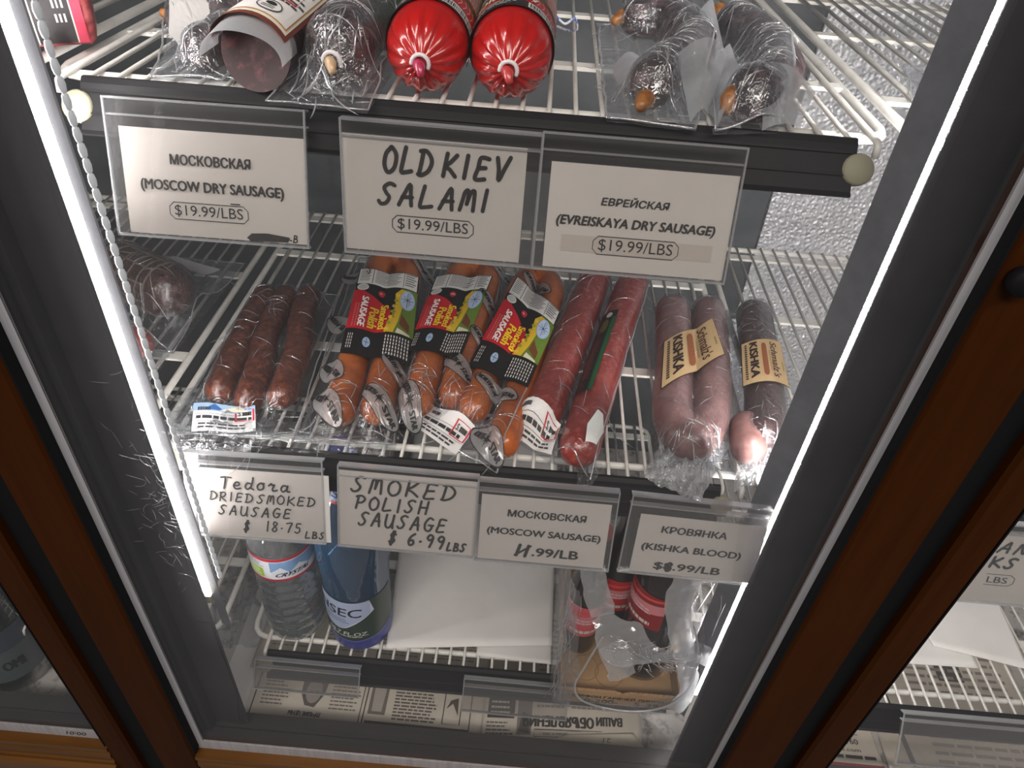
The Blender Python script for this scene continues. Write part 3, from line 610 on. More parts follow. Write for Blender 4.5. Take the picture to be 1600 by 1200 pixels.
def fish_logo(root, P, c, ang, ln=0.052, wd=0.020):
    A = Art(); A.oval(0, 0, .5, .5, (164, 164, 164), 0, 26)
    A.outline([(.5 * math.cos(2 * math.pi * k / 26), .5 * math.sin(2 * math.pi * k / 26)) for k in range(26)], .03, (22, 22, 24), 2)
    for k in range(8): a = math.pi * k / 4 + .2; q = .34 if k % 2 == 0 else .2; A.poly([(.02 * math.sin(a), -.05 * math.cos(a)), (q * .45 * math.cos(a), q * math.sin(a)), (-.02 * math.sin(a), .05 * math.cos(a))], (24, 24, 26), 3)
    A.text('NORTH', -.27, .0, .34, .26, (22, 22, 24), .03, 0, 0, 3).text('STAR', .29, .0, .28, .26, (22, 22, 24), .03, 0, 0, 3)
    ca, sa = math.cos(ang), math.sin(ang)
    def fn(u, v, l):
        x = c[0] + u * ln * ca - v * wd * sa; y = c[1] + u * ln * sa + v * wd * ca
        return (x, y, P.F(x, y, 1.0) + 0.0016 + l)
    return A.build('printed_logo', fn, root, 0.2, 0.0002, 0.55, {(164, 164, 164): clear('translucent_print', (225, 225, 225), 0.45, 0.1, 0.2, 0.85, white=(205, 205, 207))})
def polish(label, lines, quad, lab, logos, tag_q=None, m=M_film, slack=None):
    P = Pack(Z2, lines); cx = sum(p[0] for p in quad) / 4
    t = thing('sausage_pack', label, 'sausage pack', (cx, 0.17, Z2), 'sausage packs on the middle shelf')
    P.sausages(t, 'sausage', [M_polish], (0.05, 45)); P.film(t, quad, m, wr=0.0018, slack=0.8); P.seam(t, M_crease); P.creases(t, M_crease, 40, 'film_creases', [quad[0], quad[1], (quad[1][0], quad[1][1] + .06), (quad[0][0], quad[0][1] + .06)], 0.03, seed=int(abs(cx) * 1e4))
    if slack: crumple('slack_film', M_film_haze, t, slack, Z2 + 0.001, 0.014, seed=cx * 90)
    PL.build('printed_band', P.lay(*lab, 0.0012, 1.8, 3.2), t, 0.10, 0.00018, 0.35)
    for c, a in logos: fish_logo(t, P, c, a)
    if tag_q: put_tag(t, P, *tag_q)
    return t
def ubend(nl, fl, fr, nr): return [nl, ((nl[0] + fl[0]) / 2, (nl[1] + fl[1]) / 2), fl, ((fl[0] + fr[0]) / 2 + .002, max(fl[1], fr[1]) + 0.014), fr, ((nr[0] + fr[0]) / 2, (nr[1] + fr[1]) / 2), nr]
polish('leftmost smoked Polish sausage pack next to the dried brown sausages', [(ubend((-0.1150, 0.040), (-0.1300, 0.295), (-0.0960, 0.300), (-0.0820, 0.046)), 0.0160)],
       [(-0.150, 0.010), (-0.062, 0.016), (-0.070, 0.345), (-0.163, 0.335)], ((-0.1450, 0.262), (-0.0760, 0.255), (-0.0605, 0.098), (-0.1290, 0.102)),
       [((-0.1335, 0.085), -1.0), ((-0.069, 0.088), -0.8), ((-0.126, 0.038), -0.9), ((-0.0785, 0.042), -0.8), ((-0.150, 0.175), -1.0), ((-0.152, 0.265), -0.7), ((-0.075, 0.285), -0.8)], slack=[(-0.154, -0.004), (-0.060, 0.000), (-0.058, 0.026), (-0.152, 0.024)])
polish('middle smoked Polish sausage pack partly under its right neighbour', [(ubend((-0.0480, 0.062), (-0.0360, 0.290), (-0.0020, 0.294), (-0.0145, 0.075)), 0.0158)],
       [(-0.060, 0.040), (-0.002, 0.044), (0.018, 0.335), (-0.060, 0.335)], ((-0.0585, 0.262), (0.0060, 0.268), (-0.0130, 0.112), (-0.0680, 0.120)),
       [((-0.0135, 0.100), -1.0), ((-0.0525, 0.050), -1.2), ((0.009, 0.145), -0.9), ((0.012, 0.295), -0.5), ((0.009, 0.215), -1.0)])
polish('rightmost smoked Polish sausage pack with a white weight label at its lower corner', [(ubend((0.0060, 0.060), (0.0420, 0.285), (0.0740, 0.270), (0.0360, 0.018)), 0.0155)],
       [(-0.045, 0.044), (0.033, -0.010), (0.098, 0.285), (0.012, 0.335)], ((0.0330, 0.272), (0.0835, 0.210), (0.0540, 0.075), (-0.0060, 0.102)),
       [((0.0245, 0.072), -0.7), ((0.0215, 0.012), -1.0), ((0.056, 0.262), -1.0)], ((-0.0330, 0.066), (0.0090, 0.036), (-0.0050, 0.006), (-0.0500, 0.042)))

# ---- two long red sausages in one bag
P = Pack(Z2, [([(0.0690, 0.054), (0.0980, 0.18), (0.1260, 0.310)], 0.0190), ([(0.1030, 0.016), (0.1330, 0.15), (0.1700, 0.305)], 0.0190)])
t = thing('sausage_pack', 'bag of two long red mottled sausages', 'sausage pack', (0.115, 0.16, Z2), 'sausage packs on the middle shelf')
P.sausages(t, 'sausage', [M_moscow], (0.05, 60))
P.film(t, [(0.040, 0.040), (0.113, -0.012), (0.196, 0.330), (0.118, 0.345)], M_film, wr=0.003, slack=0.5); P.seam(t, M_crease); P.creases(t, M_crease, 36, seed=8, ln=.04, spread=1.8)
A = Art(); A.rect(0, 0, 1, 1, (30, 24, 24), 0).rect(.72, 0, 1, .9, (24, 74, 44), 1).oval(.42, .78, .22, .09, (84, 78, 40), 2).oval(.5, .93, .18, .035, (190, 188, 182), 2).rows(.2, .12, .6, .6, 14, (96, 52, 50), .5, .3)
A.build('printed_strip', P.lay((0.1290, 0.208), (0.1450, 0.208), (0.1120, 0.070), (0.0970, 0.070), 0.002, 0.9), t, 0.14, 0.0002, 0.3)
put_tag(t, P, (0.0500, 0.062), (0.0860, 0.036), (0.0785, 0.004), (0.0380, 0.034))
A = Art(); A.poly([(.2, 0), (.75, .05), (1, .55), (.8, .95), (.45, 1), (.1, .45)], (226, 230, 228), 0); A.build('folded_label', P.lay((0.110, 0.044), (0.126, 0.044), (0.120, 0.004), (0.102, 0.004), 0.0025), t, 0.15, 0.0002)
crumple('bag_mouth', M_film_haze, t, [(0.100, -0.016), (0.114, -0.018), (0.126, 0.012), (0.100, 0.016)], Z2 + 0.002, 0.008, seed=5, n=(16, 16))

# ---- blood sausages
def kishka_label(rows=True):
    A = Art(); Kf = (176, 150, 112); D = (36, 24, 20); r = -math.pi / 2
    A.rect(0, 0, 1, 1, D, 0).rect(.012, .015, .988, .985, Kf, 1)
    A.text('KISHKA', .26, .52, .80, .17, D, .06, 0, r, 3).text("Schmalz's", .74, .50, .78, .17, (60, 30, 22), .015, .2, r, 3)
    A.poly([(.44, .2), (.47, .14), (.53, .14), (.56, .2), (.56, .82), (.53, .88), (.47, .88), (.44, .82)], (128, 74, 44), 3).rows(.60, .25, .63, .7, 12, (120, 96, 66), .5, .2)
    A.rows(.07, .10, .12, .92, 16, D, .66, .1, 3, False); A.rect(.90, .30, .93, .5, (128, 118, 60), 3)
    return A
def crimp(root, quad, z, seed, amp=0.013): return crumple('crimped_film_end', M_film_crimp, root, quad, z, amp, 95, (46, 26), seed=seed)
P = Pack(Z2, [([(0.2110, 0.245), (0.2020, 0.15), (0.1910, 0.066), (0.2040, 0.036), (0.2250, 0.070), (0.2390, 0.15), (0.2500, 0.248)], 0.0200)])
t = thing('sausage_pack', 'grey violet KISHKA blood sausage pack with the paler tip and full kraft band', 'sausage pack', (0.22, 0.15, Z2), 'sausage packs on the middle shelf')
P.sausages(t, 'sausage', [M_kishka], (0.06, 40)); P.film(t, [(0.166, 0.012), (0.246, 0.014), (0.271, 0.290), (0.190, 0.290)], film_mat('snug_film', 0.025, 0.15, 0.8, 130, 0.3), wr=0.001, slack=0.25); P.creases(t, M_crease, 60, seed=21, ln=.016, rad=.0003)
kishka_label().build('printed_band', P.lay((0.1880, 0.158), (0.2440, 0.205), (0.2470, 0.142), (0.1770, 0.080), 0.0012, .9, 2.5), t, 0.08, 0.0002, 0.5)
crimp(t, [(0.162, 0.002), (0.206, -0.026), (0.247, 0.056), (0.176, 0.036)], Z2 + 0.002, 11, 0.020)
P.creases(t, M_crease, 60, 'crimp_creases', [(0.166, 0.004), (0.206, -0.020), (0.242, 0.04), (0.178, 0.03)], 0.018, 0.0006, 31)
P = Pack(Z2, [([(0.3030, 0.250), (0.2920, 0.16), (0.2800, 0.080), (0.2710, 0.052)], 0.0200)])
t = thing('sausage_pack', 'dark violet blood sausage pack at the right end behind its paler neighbour', 'sausage pack', (0.285, 0.15, Z2), 'sausage packs on the middle shelf')
P.sausages(t, 'sausage', [M_kishka_dark], (0.06, 40)); P.film(t, [(0.250, 0.016), (0.300, 0.030), (0.330, 0.280), (0.272, 0.290)], _mats['snug_film'], wr=0.001, slack=0.25); P.creases(t, M_crease, 60, seed=22, ln=.016, rad=.0003)
kishka_label().build('printed_band', P.lay((0.2700, 0.172), (0.3105, 0.176), (0.3030, 0.102), (0.2590, 0.102), 0.0012, .9, 2.5), t, 0.10, 0.0002, 0.5)
MB().tube([(0.2560, 0.036, Z2 + 0.018), (0.2590, 0.060, Z2 + 0.018)], 0.0165, 16, 'round').build('sausage_tip', M_kishka, t, True)
crimp(t, [(0.240, -0.006), (0.296, 0.012), (0.300, 0.048), (0.250, 0.040)], Z2 + 0.002, 17, 0.018)
P.creases(t, M_crease, 40, 'crimp_creases', [(0.246, -0.002), (0.292, 0.014), (0.297, 0.044), (0.25, 0.036)], 0.016, 0.0006, 32)

# ---- netted sausages in the left bay
def netted(label, pts, r, quad, m=M_netted, net=True, tag_q=None, z=Z2, cat='sausage pack'):
    P = Pack(z, [(pts, r)]); c = pts[len(pts) // 2]
    t = thing('sausage_pack', label, cat, (c[0], c[1], z))
    o = P.sausages(t, 'sausage', [m], (0.10, 35), 28)[0]
    if net:
        q = MB(); ax = P.L[0][0]
        for k in range(10):
            a = 2 * math.pi * k / 10; d = (ax[-1] - ax[0]).normalized(); nn = Vector((-d.y, d.x))
            q.tube([(p.x + nn.x * math.cos(a) * r, p.y + nn.y * math.cos(a) * r, z + r + math.sin(a) * r) for p in ax], 0.0010, 5)
        for p in ax[::2]:
            d = (ax[-1] - ax[0]).normalized(); nn = Vector((-d.y, d.x))
            q.tube([(p.x + nn.x * math.cos(a) * r, p.y + nn.y * math.cos(a) * r, z + r + math.sin(a) * r) for a in [2 * math.pi * k / 16 for k in range(16)]], 0.0010, 5, closed=True)
        q.build('netting', mat('sausage_netting', (138, 116, 104), 0.5), t)
    P.film(t, quad, M_film_haze, wr=0.004); P.creases(t, M_crease, 60, seed=int(r * 1e4)); P.seam(t, M_crease)
    if tag_q: A = Art(); A.rect(0, 0, 1, 1, (206, 206, 208), 0); A.build('paper_label', P.lay(*tag_q, 0.003), t, 0.2)
    return t
netted('vacuum packed thick dark sausage in netting behind the left strip lamp', [(-0.400, 0.225), (-0.365, 0.205), (-0.335, 0.190)], 0.030, [(-0.440, 0.130), (-0.305, 0.120), (-0.295, 0.300), (-0.440, 0.300)], tag_q=((-0.372, 0.285), (-0.312, 0.272), (-0.318, 0.235), (-0.370, 0.245)))
netted('small dark red sausage piece under film below the netted sausage', [(-0.360, 0.120), (-0.335, 0.110)], 0.018, [(-0.395, 0.075), (-0.310, 0.070), (-0.308, 0.118), (-0.395, 0.122)], M_moscow, False)

# ================================================================== TOP SHELF
M_red = mat('glossy_red_casing', (176, 20, 18), 0.22, coat=0.6, bump=0.04, bscale=60)
def chub(label, x, y, z, r, length, m, art=None, knot=(176, 40, 80), pleats=True):
    t = thing('salami', label, 'salami', (x, y + length / 2, z - r), 'sausages on the top shelf')
    prof = [(0.0025, 0.0005), (0.0050, 0.0015), (0.0100, 0.0035), (0.0155, 0.0070), (0.0205, 0.0125), (0.0240, 0.0190), (0.0255, 0.0270), (0.0262, 0.038), (0.0265, 0.06), (0.0265, length - 0.03), (0.0235, length - 0.014), (0.015, length - 0.003), (0.004, length)]
    k = r / 0.0265; prof = [(a * k, h) for a, h in prof]
    def pl(th, h): return 1 + (0.085 * math.cos(15 * th + 0.7 * math.sin(3 * th)) + 0.04 * math.cos(27 * th)) * math.exp(-((h - 0.006) / 0.010) ** 2) if pleats else 1
    AX = ((1, 0, 0), (0, 0, 1), (0, 1, 0))
    def dz(h): return -0.0030 * math.exp(-(max(h, 0) / 0.024) ** 2)
    mb = MB(); mb.lathe(prof, (0, 0, 0), 72, AX, pl)
    mb.v = [(v[0] + x, v[1] + y, v[2] + z + dz(v[1])) for v in mb.v]; mb.build('casing', m, t, True)
    kz = z + dz(0)
    MB().tube([(x - 0.002, y + 0.001, kz), (x, y - 0.003, kz - 0.001), (x + 0.001, y - 0.005, kz - 0.004)], [0.0032, 0.0036, 0.0024], 10, 'round').build('tied_end', mat('knot_%d' % knot[0], knot, 0.3, coat=0.5), t, True)
    MB().tube([(x + 0.0052 * math.cos(a), y - 0.0005, kz + 0.0052 * math.sin(a)) for a in [math.pi * q / 8 for q in range(-1, 9)]], 0.0013, 8, 'round').build('clip', mat('white_clip', (226, 220, 222), 0.3), t, True)
    if art:
        def fn(u, v, l): # u: angle around from the left (0) over the top to the right (1); v: distance back
            a = math.pi * (1 - u) ; h = 0.031 + v * 0.16; rr = r + 0.0006 + l
            return (x + rr * math.cos(a), y + h, z + rr * math.sin(a) + dz(h))
        art.build('printed_sleeve', fn, t, 0.05, 0.0002, 0.28)
    return t
def kiev_art():
    A = Art(); A.rect(-.15, 0, 1.15, 1, (178, 24, 26), 0).rect(-.15, 0.0, 1.15, .085, (34, 30, 30), 1)
    A.rect(.60, .01, .92, .075, (232, 230, 228), 2)
    u = .615
    while u < .905: wd = random.choice((.004, .006, .010)); A.rect(u, .014, u + wd, .06, (20, 20, 20), 3); u += wd + random.choice((.005, .008))
    A.rows(.08, .015, .55, .075, 3, (188, 182, 176), .4, .2)
    for k in range(26): A.line([(-.1 + .048 * k, .10), (-.08 + .048 * k, .15), (-.1 + .048 * k, .20)], .008, (222, 160, 150), 2)
    A.text('Old Kiev', .42, .15, .5, .08, (240, 226, 214), .03, 0, 0, 3)
    A.rect(-.15, .225, 1.15, 1, (36, 92, 50), 1).oval(.40, .36, .26, .125, (226, 206, 120), 2).oval(.40, .36, .24, .11, (44, 92, 160), 3).oval(.40, .36, .20, .06, (132, 172, 212), 4).text('Salami', .40, .36, .30, .06, (232, 236, 240), .02, .2, 0, 5)
    A.rect(.74, .25, 1.1, .6, (160, 30, 36), 2).rows(.76, .27, .94, .55, 8, (228, 214, 206), .4, .2)
    return A
KA = kiev_art()
chub('red salami chub with green sleeve, the left one beside the dark knotted sausage', -0.0290, 0.0010, Z1 + 0.0265, 0.0258, 0.25, M_red, KA)
chub('red salami chub with green sleeve, the right one beside the bare wires', 0.0232, 0.0015, Z1 + 0.0265, 0.0258, 0.25, M_red, KA, (190, 60, 60))
MB().tube(smooth_path([(0.0500, 0.150, Z1 + 0.022), (0.057, 0.155, Z1 + 0.0165), (0.064, 0.158, Z1 + 0.020), (0.067, 0.170, Z1 + 0.010), (0.060, 0.19, Z1 + 0.004), (0.052, 0.20, Z1 + 0.004)], 6), 0.0009, 6, 'round').build('string', mat('blue_white_string', (214, 220, 234), 0.7, noise_rgb=(84, 112, 190), scale=160, lo=0.52, hi=0.56)); tag(bpy.data.objects['string'], 'loose blue and white twisted string beside the right red salami', 'string')

# knotted dark sausage in a bag
t = chub('dark knotted dry sausage in a clear bag left of the red salamis', -0.0830, 0.006, Z1 + 0.0225, 0.0215, 0.20, M_dark, None, (196, 164, 128))
P = Pack(Z1, [([(-0.083, 0.028), (-0.083, 0.19)], 0.0215)])
P.film(t, [(-0.116, -0.022), (-0.056, -0.024), (-0.057, 0.21), (-0.105, 0.21)], film_mat('taut_film', 0.10, 0.12, 1.0, 150), wr=0.002, slack=0.28, name='film_bag'); P.creases(t, M_crease, 110, ln=.022, rad=.0003, seed=41); P.seam(t, M_crease, .0005)
P.creases(t, M_crease, 26, 'front_creases', [(-0.112, -0.018), (-0.058, -0.02), (-0.062, 0.02), (-0.104, 0.02)], .03, .0005, 42)
A = Art(); A.text('UKRAINSKA', .5, .6, .9, .2, (206, 196, 196), 0).text('SALAMI', .5, .3, .6, .2, (206, 196, 196), 0)
A.build('film_print', P.lay((-0.092, 0.052), (-0.066, 0.047), (-0.066, 0.032), (-0.092, 0.037), 0.0016), t, 0.2, 0.0002)

# halved salami with its cut face to the front
M_cut = mat('cut_salami', (40, 10, 13), 0.5, noise_rgb=(88, 46, 48), scale=110, lo=0.50, hi=0.68, spec=0.25)
x0, r0 = -0.1305, 0.0245; t = thing('salami', 'halved salami with its cut face forward under a white paper label', 'salami', (x0, 0.11, Z1), 'sausages on the top shelf')
mb = MB(); sg = 40; vs = []
def hs(a, y): return (x0 + r0 * math.cos(a), y, Z1 + 0.0205 + r0 * 0.82 * math.sin(a))
for y0, sl in ((0.010, 1), (0.05, 0), (0.12, 0), (0.215, 0)): vs += [hs(2 * math.pi * k / sg, y0 - (0.012 * math.sin(2 * math.pi * k / sg) * -1 + 0.010 * math.cos(2 * math.pi * k / sg)) * sl) for k in range(sg)]
mb.add(vs, [(i * sg + k, i * sg + (k + 1) % sg, (i + 1) * sg + (k + 1) % sg, (i + 1) * sg + k) for i in range(3) for k in range(sg)] + [tuple(range(3 * sg, 4 * sg))]); mb.build('casing', M_dark, t, True)
MB().add([hs(2 * math.pi * k / sg, 0.0098 - (-0.012 * math.sin(2 * math.pi * k / sg) + 0.010 * math.cos(2 * math.pi * k / sg))) for k in range(sg)], [tuple(range(sg))]).build('cut_face', M_cut, t)
A = Art(); A.rect(0, 0, 1, 1, (120, 56, 40), 0).rect(.0, .03, .955, 1, (236, 230, 214), 1).rect(0, .05, .93, 1, (196, 150, 84), 2).rect(0, .058, .915, 1, (238, 235, 232), 3)
A.oval(.66, .13, .11, .05, (238, 235, 232), 5).outline([(.66 + .11 * math.cos(k * .3), .13 + .05 * math.sin(k * .3)) for k in range(21)], .008, (50, 50, 50), 6).oval(.66, .15, .05, .018, (40, 44, 40), 6).rows(.60, .10, .72, .13, 2, (60, 60, 60), .5, .1, 6)
A.line([(.42, .24), (.82, .24), (.82, .34), (.42, .34), (.42, .24)], .012, (176, 40, 44), 5).line([(.42, .33), (.82, .25)], .010, (176, 40, 44), 5).rows(.36, .20, .9, .32, 3, (70, 70, 72), .4, .1, 5)
A.outline([(.12, .40), (.88, .40), (.88, .95), (.12, .95)], .007, (70, 70, 72), 5).rows(.15, .42, .85, .94, 9, (80, 80, 82), .4, .2, 5)
def fnl(u, v, l):
    a = math.pi * (0.93 - 0.80 * u); y = 0.006 + v * 0.19 - 0.012 * u; rr = 1.07
    return (x0 + (r0 * rr + l) * math.cos(a), y, Z1 + 0.0215 + (r0 * 0.86 * rr + l) * math.sin(a))
A.build('paper_label', fnl, t, 0.06, 0.0002, 0.6)
P = Pack(Z1, [([(x0, 0.03), (x0, 0.2)], r0 * 0.98)])
def flap(u, v): 
    a = math.pi * (1.0 - 1.0 * u); rr = 1.03
    return (x0 + r0 * rr * math.cos(a), 0.018 - 0.030 * v - 0.008 * u + 0.002 * math.sin(9 * u), Z1 + 0.021 + r0 * (0.88 - 0.12 * v) * rr * math.sin(a) * (1 - .1 * v))
MB().grid(flap, 28, 8).build('film_edge', M_film_milky, t, True)

# dark curved sausages at the left of the top shelf
P = Pack(Z1, [([(-0.2020, 0.085), (-0.1800, 0.098), (-0.1640, 0.130), (-0.1620, 0.19)], 0.0160), ([(-0.1720, 0.030), (-0.1690, 0.050), (-0.1690, 0.072)], 0.0130)])
t = thing('sausage_pack', 'clear bag with a dark curved dry sausage at the left end of the top shelf', 'sausage pack', (-0.18, 0.1, Z1), 'sausages on the top shelf')
P.sausages(t, 'sausage', [M_dark], (0.14, 60)); MB().tube([(-0.216, 0.080, Z1 + 0.020), (-0.206, 0.083, Z1 + 0.018)], [0.0035, 0.0065], 10, 'round').build('tied_end', M_tip, t, True)
P.film(t, [(-0.196, 0.004), (-0.152, 0.008), (-0.146, 0.24), (-0.252, 0.20)], film_mat('shiny_film', 0.10, 0.25, 0.9, 110), wr=0.005); P.creases(t, M_crease, 110, ln=.026, rad=.0005, seed=51); P.seam(t, M_crease)
A = Art(); A.poly([(0, .2), (.3, 0), (1, .3), (.9, .9), (.5, 1), (0, .8)], (170, 168, 166), 0); A.build('paper_label', P.lay((-0.212, 0.100), (-0.182, 0.080), (-0.172, 0.050), (-0.205, 0.050), 0.002), t, 0.15)

# two curved dark sausages in clear bags on the right
def curved(label, pts, r, tips, quad, flaps):
    P = Pack(Z1, [(pts, r)]); c = pts[len(pts) // 2]
    t = thing('sausage_pack', label, 'sausage pack', (c[0], c[1], Z1), 'sausages on the top shelf')
    P.sausages(t, 'sausage', [M_dark], (0.16, 55), 22)
    for a, b in tips: MB().tube([a, ((a[0] + b[0]) / 2, (a[1] + b[1]) / 2, (a[2] + b[2]) / 2 + .001), b], [0.0050, 0.0062, 0.0040], 12, 'round').build('tied_end', M_tip, t, True)
    P.film(t, quad, _mats['shiny_film'], wr=0.0045, slack=0.33); P.creases(t, M_crease, 130, ln=.022, rad=.0004, seed=int(r * 1e6)); P.seam(t, M_crease, 0.0008)
    for q, b in flaps:
        a0, a1, a2, a3 = [Vector(p) for p in q]
        def fn(u, v):
            p = (a0 * (1 - u) + a1 * u) * (1 - v) + (a3 * (1 - u) + a2 * u) * v; return p + Vector((0, 0, b * math.sin(math.pi * u) * (1 - .4 * v) + 0.0008 * noise.noise(p * 90)))
        MB().grid(fn, 14, 10).build('film_flap', M_film_milky, t, True)
    return t
z = Z1
curved('hook shaped dark dry sausage in a clear bag with an orange tied tip', [(0.1130, 0.030), (0.1240, 0.055), (0.1440, 0.095), (0.1530, 0.140), (0.1470, 0.182), (0.1310, 0.200), (0.1170, 0.196)], 0.0158,
       [((0.1090, 0.016, z + 0.010), (0.1045, 0.004, z + 0.009)), ((0.1060, 0.196, z + 0.016), (0.0980, 0.190, z + 0.014))], [(0.084, -0.004), (0.137, -0.010), (0.182, 0.225), (0.086, 0.225)],
       [([(0.126, 0.040, z + 0.030), (0.160, 0.052, z + 0.030), (0.147, 0.012, z + 0.004), (0.134, -0.006, z + 0.004)], 0.010), ([(0.092, 0.095, z + 0.004), (0.110, 0.100, z + 0.012), (0.112, 0.050, z + 0.016), (0.094, 0.040, z + 0.003)], 0.006), ([(0.150, 0.150, z + .02), (0.172, 0.20, z + 0.034), (0.178, 0.12, z + 0.004), (0.165, 0.08, z + .01)], 0.004)])
curved('dark dry sausage in a clear bag, the outer right one above the rail end', [(0.1720, 0.016), (0.1850, 0.030), (0.2000, 0.070), (0.2060, 0.120), (0.2010, 0.165), (0.1920, 0.190)], 0.0165,
       [((0.1590, 0.012, z + 0.018), (0.1560, 0.006, z + 0.010)), ((0.1850, 0.215, z + 0.02), (0.1820, 0.222, z + 0.022))], [(0.148, -0.012), (0.190, 0.000), (0.236, 0.225), (0.170, 0.225)],
       [([(0.176, 0.022, z + 0.034), (0.210, 0.018, z + 0.020), (0.200, 0.002, z + 0.004), (0.176, -0.010, z + 0.004)], 0.006), ([(0.148, 0.05, z + 0.004), (0.166, 0.08, z + 0.03), (0.164, 0.02, z + 0.026), (0.150, -0.008, z + 0.004)], 0.006)])
# beyond the posts on the top shelf
t = thing('salami', 'pink chub with a dark and green sleeve behind the left strip lamp', 'salami', (-0.30, 0.04, Z1)); CW = Vector((-0.85, -0.53, 0)); CU = Vector((-0.53, 0.85, 0)); CS = Vector((-0.2600, 0.0720, Z1 + 0.0265))
MB().lathe([(0.003, 0), (0.014, 0.001), (0.0215, 0.003), (0.0250, 0.007), (0.0258, 0.014), (0.0258, 0.065), (0.022, 0.076), (0.010, 0.082), (0.003, 0.083)], CS, 48, (CU, (0, 0, 1), CW), lambda th, h: 1 + 0.06 * math.cos(15 * th) * math.exp(-((h - 0.004) / 0.007) ** 2)).build('casing', mat('pink_casing', (150, 48, 56), 0.4, noise_rgb=(180, 96, 96), scale=90), t, True)
A = Art(); A.rect(0, 0, 1, 1, (40, 34, 38), 0).rect(.0, 0, .30, 1, (30, 78, 54), 1).rect(.30, 0, .32, 1, (214, 210, 200), 2).rect(.86, 0, 1, 1, (196, 56, 84), 1).rect(.84, 0, .86, 1, (206, 196, 190), 2)
A.text('Moutilnina', .15, .50, .62, .17, (224, 226, 220), .01, .1, math.pi / 2).text('R', .50, .55, .16, .22, (206, 70, 110), .03, .2, math.pi / 2); [A.rows(.62 + .06 * k, .2, .65 + .06 * k, .9, 7, (196, 190, 190), .6, .2, 3, False) for k in range(3)]
def fnp(u, v, l): a = R(-55 + 185 * v); rr = 0.0262 + l; return CS + CW * (0.050 - 0.042 * u) + (-CU * math.cos(a) + Vector((0, 0, 1)) * math.sin(a)) * rr
A.build('printed_sleeve', fnp, t, 0.06)
netted('dark red sausage end under film beyond the right dark post', [(0.345, 0.115), (0.365, 0.135)], 0.018, [(0.302, 0.085), (0.375, 0.080), (0.395, 0.170), (0.325, 0.170)], M_dark, False, z=Z1)

# ================================================================== LOWEST SHELF AND CASE FLOOR
M_sheet = mat('white_sheet', (226, 224, 222), 0.62, noise_rgb=(214, 212, 211), scale=6)
def sheet(name, quad, z, m, label, cat, wave=0.0008, n=(40, 30), fr=9, seed=0.0, curl=0.0, group=None):
    a, b, c, d = [Vector(p) for p in quad]
    def fn(u, v, l=0.0):
        p = (a * (1 - u) + b * u) * (1 - v) + (d * (1 - u) + c * u) * v
        return (p.x, p.y, z + wave * (1 + noise.noise(Vector((p.x * fr, p.y * fr, seed)))) + curl * (1 - v) ** 6 + l)
    mb = MB(); mb.grid(fn, *n); o = mb.build(name, m, None, True, solid=0.0005); tag(o, label, cat, group); return o, fn
sheet('cardboard_sheet', [(-0.085, 0.012), (0.112, 0.034), (0.116, 0.43), (-0.115, 0.43)], Z3 + 0.0032, M_sheet, 'large white sheet lying on the lowest shelf behind the blue bottle', 'sheet of card', 0.0016, fr=6, curl=0.004, group='white sheets on the lower shelves')
sheet('cardboard_sheet', [(0.022, 0.017), (0.112, 0.014), (0.112, 0.20), (0.022, 0.20)], Z3 + 0.0008, M_sheet, 'lower white sheet peeping out under the large sheet by the bagged box', 'sheet of card', 0.0004, group='white sheets on the lower shelves')

def bottle(name, label, x, y, z, prof, m, water=None, cap=None, capz=0, group=None, ridges=None):
    t = thing(name, label, 'bottle', (x, y, z), group)
    MB().lathe(prof, (x, y, z), 48, None, ridges).build('body', m, t, True)
    if water: MB().lathe([(max(0.001, r - 0.0016), h) for r, h in prof if h <= water[0]] + [(0.001, water[0])], (x, y, z + 0.0012), 40).build('water', water[1], t, True)
    if cap: MB().lathe([(0.001, 0), (0.0150, 0), (0.0155, 0.002), (0.0155, 0.018), (0.0145, 0.020), (0.001, 0.020)], (x, y, z + capz), 28, None, lambda th, h: 1 + 0.02 * math.cos(36 * th)).build('cap', cap, t)
    return t
def wrap(A, name, t, x, y, z0, h, rfn, a0, a1, rough=0.35, step=0.06):
    """art around an upright bottle: u runs from angle a0 to a1 (degrees, -90 faces the shopper)"""
    def fn(u, v, l):
        a = R(a0 + (a1 - a0) * u); zz = z0 + h * v; r = rfn(zz) + 0.0004 + l; return (x + r * math.cos(a), y + r * math.sin(a), zz)
    return A.build(name, fn, t, step, 0.00015, rough)
# clear ribbed water bottle
M_pet = clear('clear_bottle_plastic', (236, 240, 242), 0.17, 0.55, 0.05, 0.30, 0.5, 60); M_water = clear('still_water', (212, 222, 224), 0.03, 0.22, 0.03, 0.05)
x, y, z = -0.2000, 0.046, Z3
prof = [(0.012, 0.004), (0.022, 0.0015), (0.029, 0.0), (0.0330, 0.006), (0.0345, 0.014)]
for k in range(7): h = 0.020 + 0.0145 * k; prof += [(0.0346, h), (0.0334, h + 0.004), (0.0334, h + 0.007), (0.0348, h + 0.011)]
prof += [(0.0350, 0.122), (0.0350, 0.165), (0.0335, 0.176), (0.0348, 0.186), (0.0330, 0.205), (0.024, 0.238), (0.0135, 0.258), (0.0125, 0.268)]
t = bottle('water_bottle', 'clear ribbed plastic water bottle with a red edged label', x, y, z, prof, M_pet, (0.2, M_water), mat('white_cap', (232, 232, 232), 0.4), 0.262, ridges=lambda th, h: 1 + 0.012 * math.sin(9 * th + 40 * h) * (h < 0.12))
A = Art(); A.rect(0, 0, 1, 1, (222, 228, 234), 0).rect(0, 0, 1, .10, (176, 36, 52), 1).rect(0, .88, 1, 1, (176, 36, 52), 1).rect(.16, .16, .33, .55, (164, 198, 52), 2).rows(.18, .22, .31, .5, 3, (240, 244, 236), .4, .2).rows(.12, .6, .36, .85, 4, (120, 124, 130), .35)
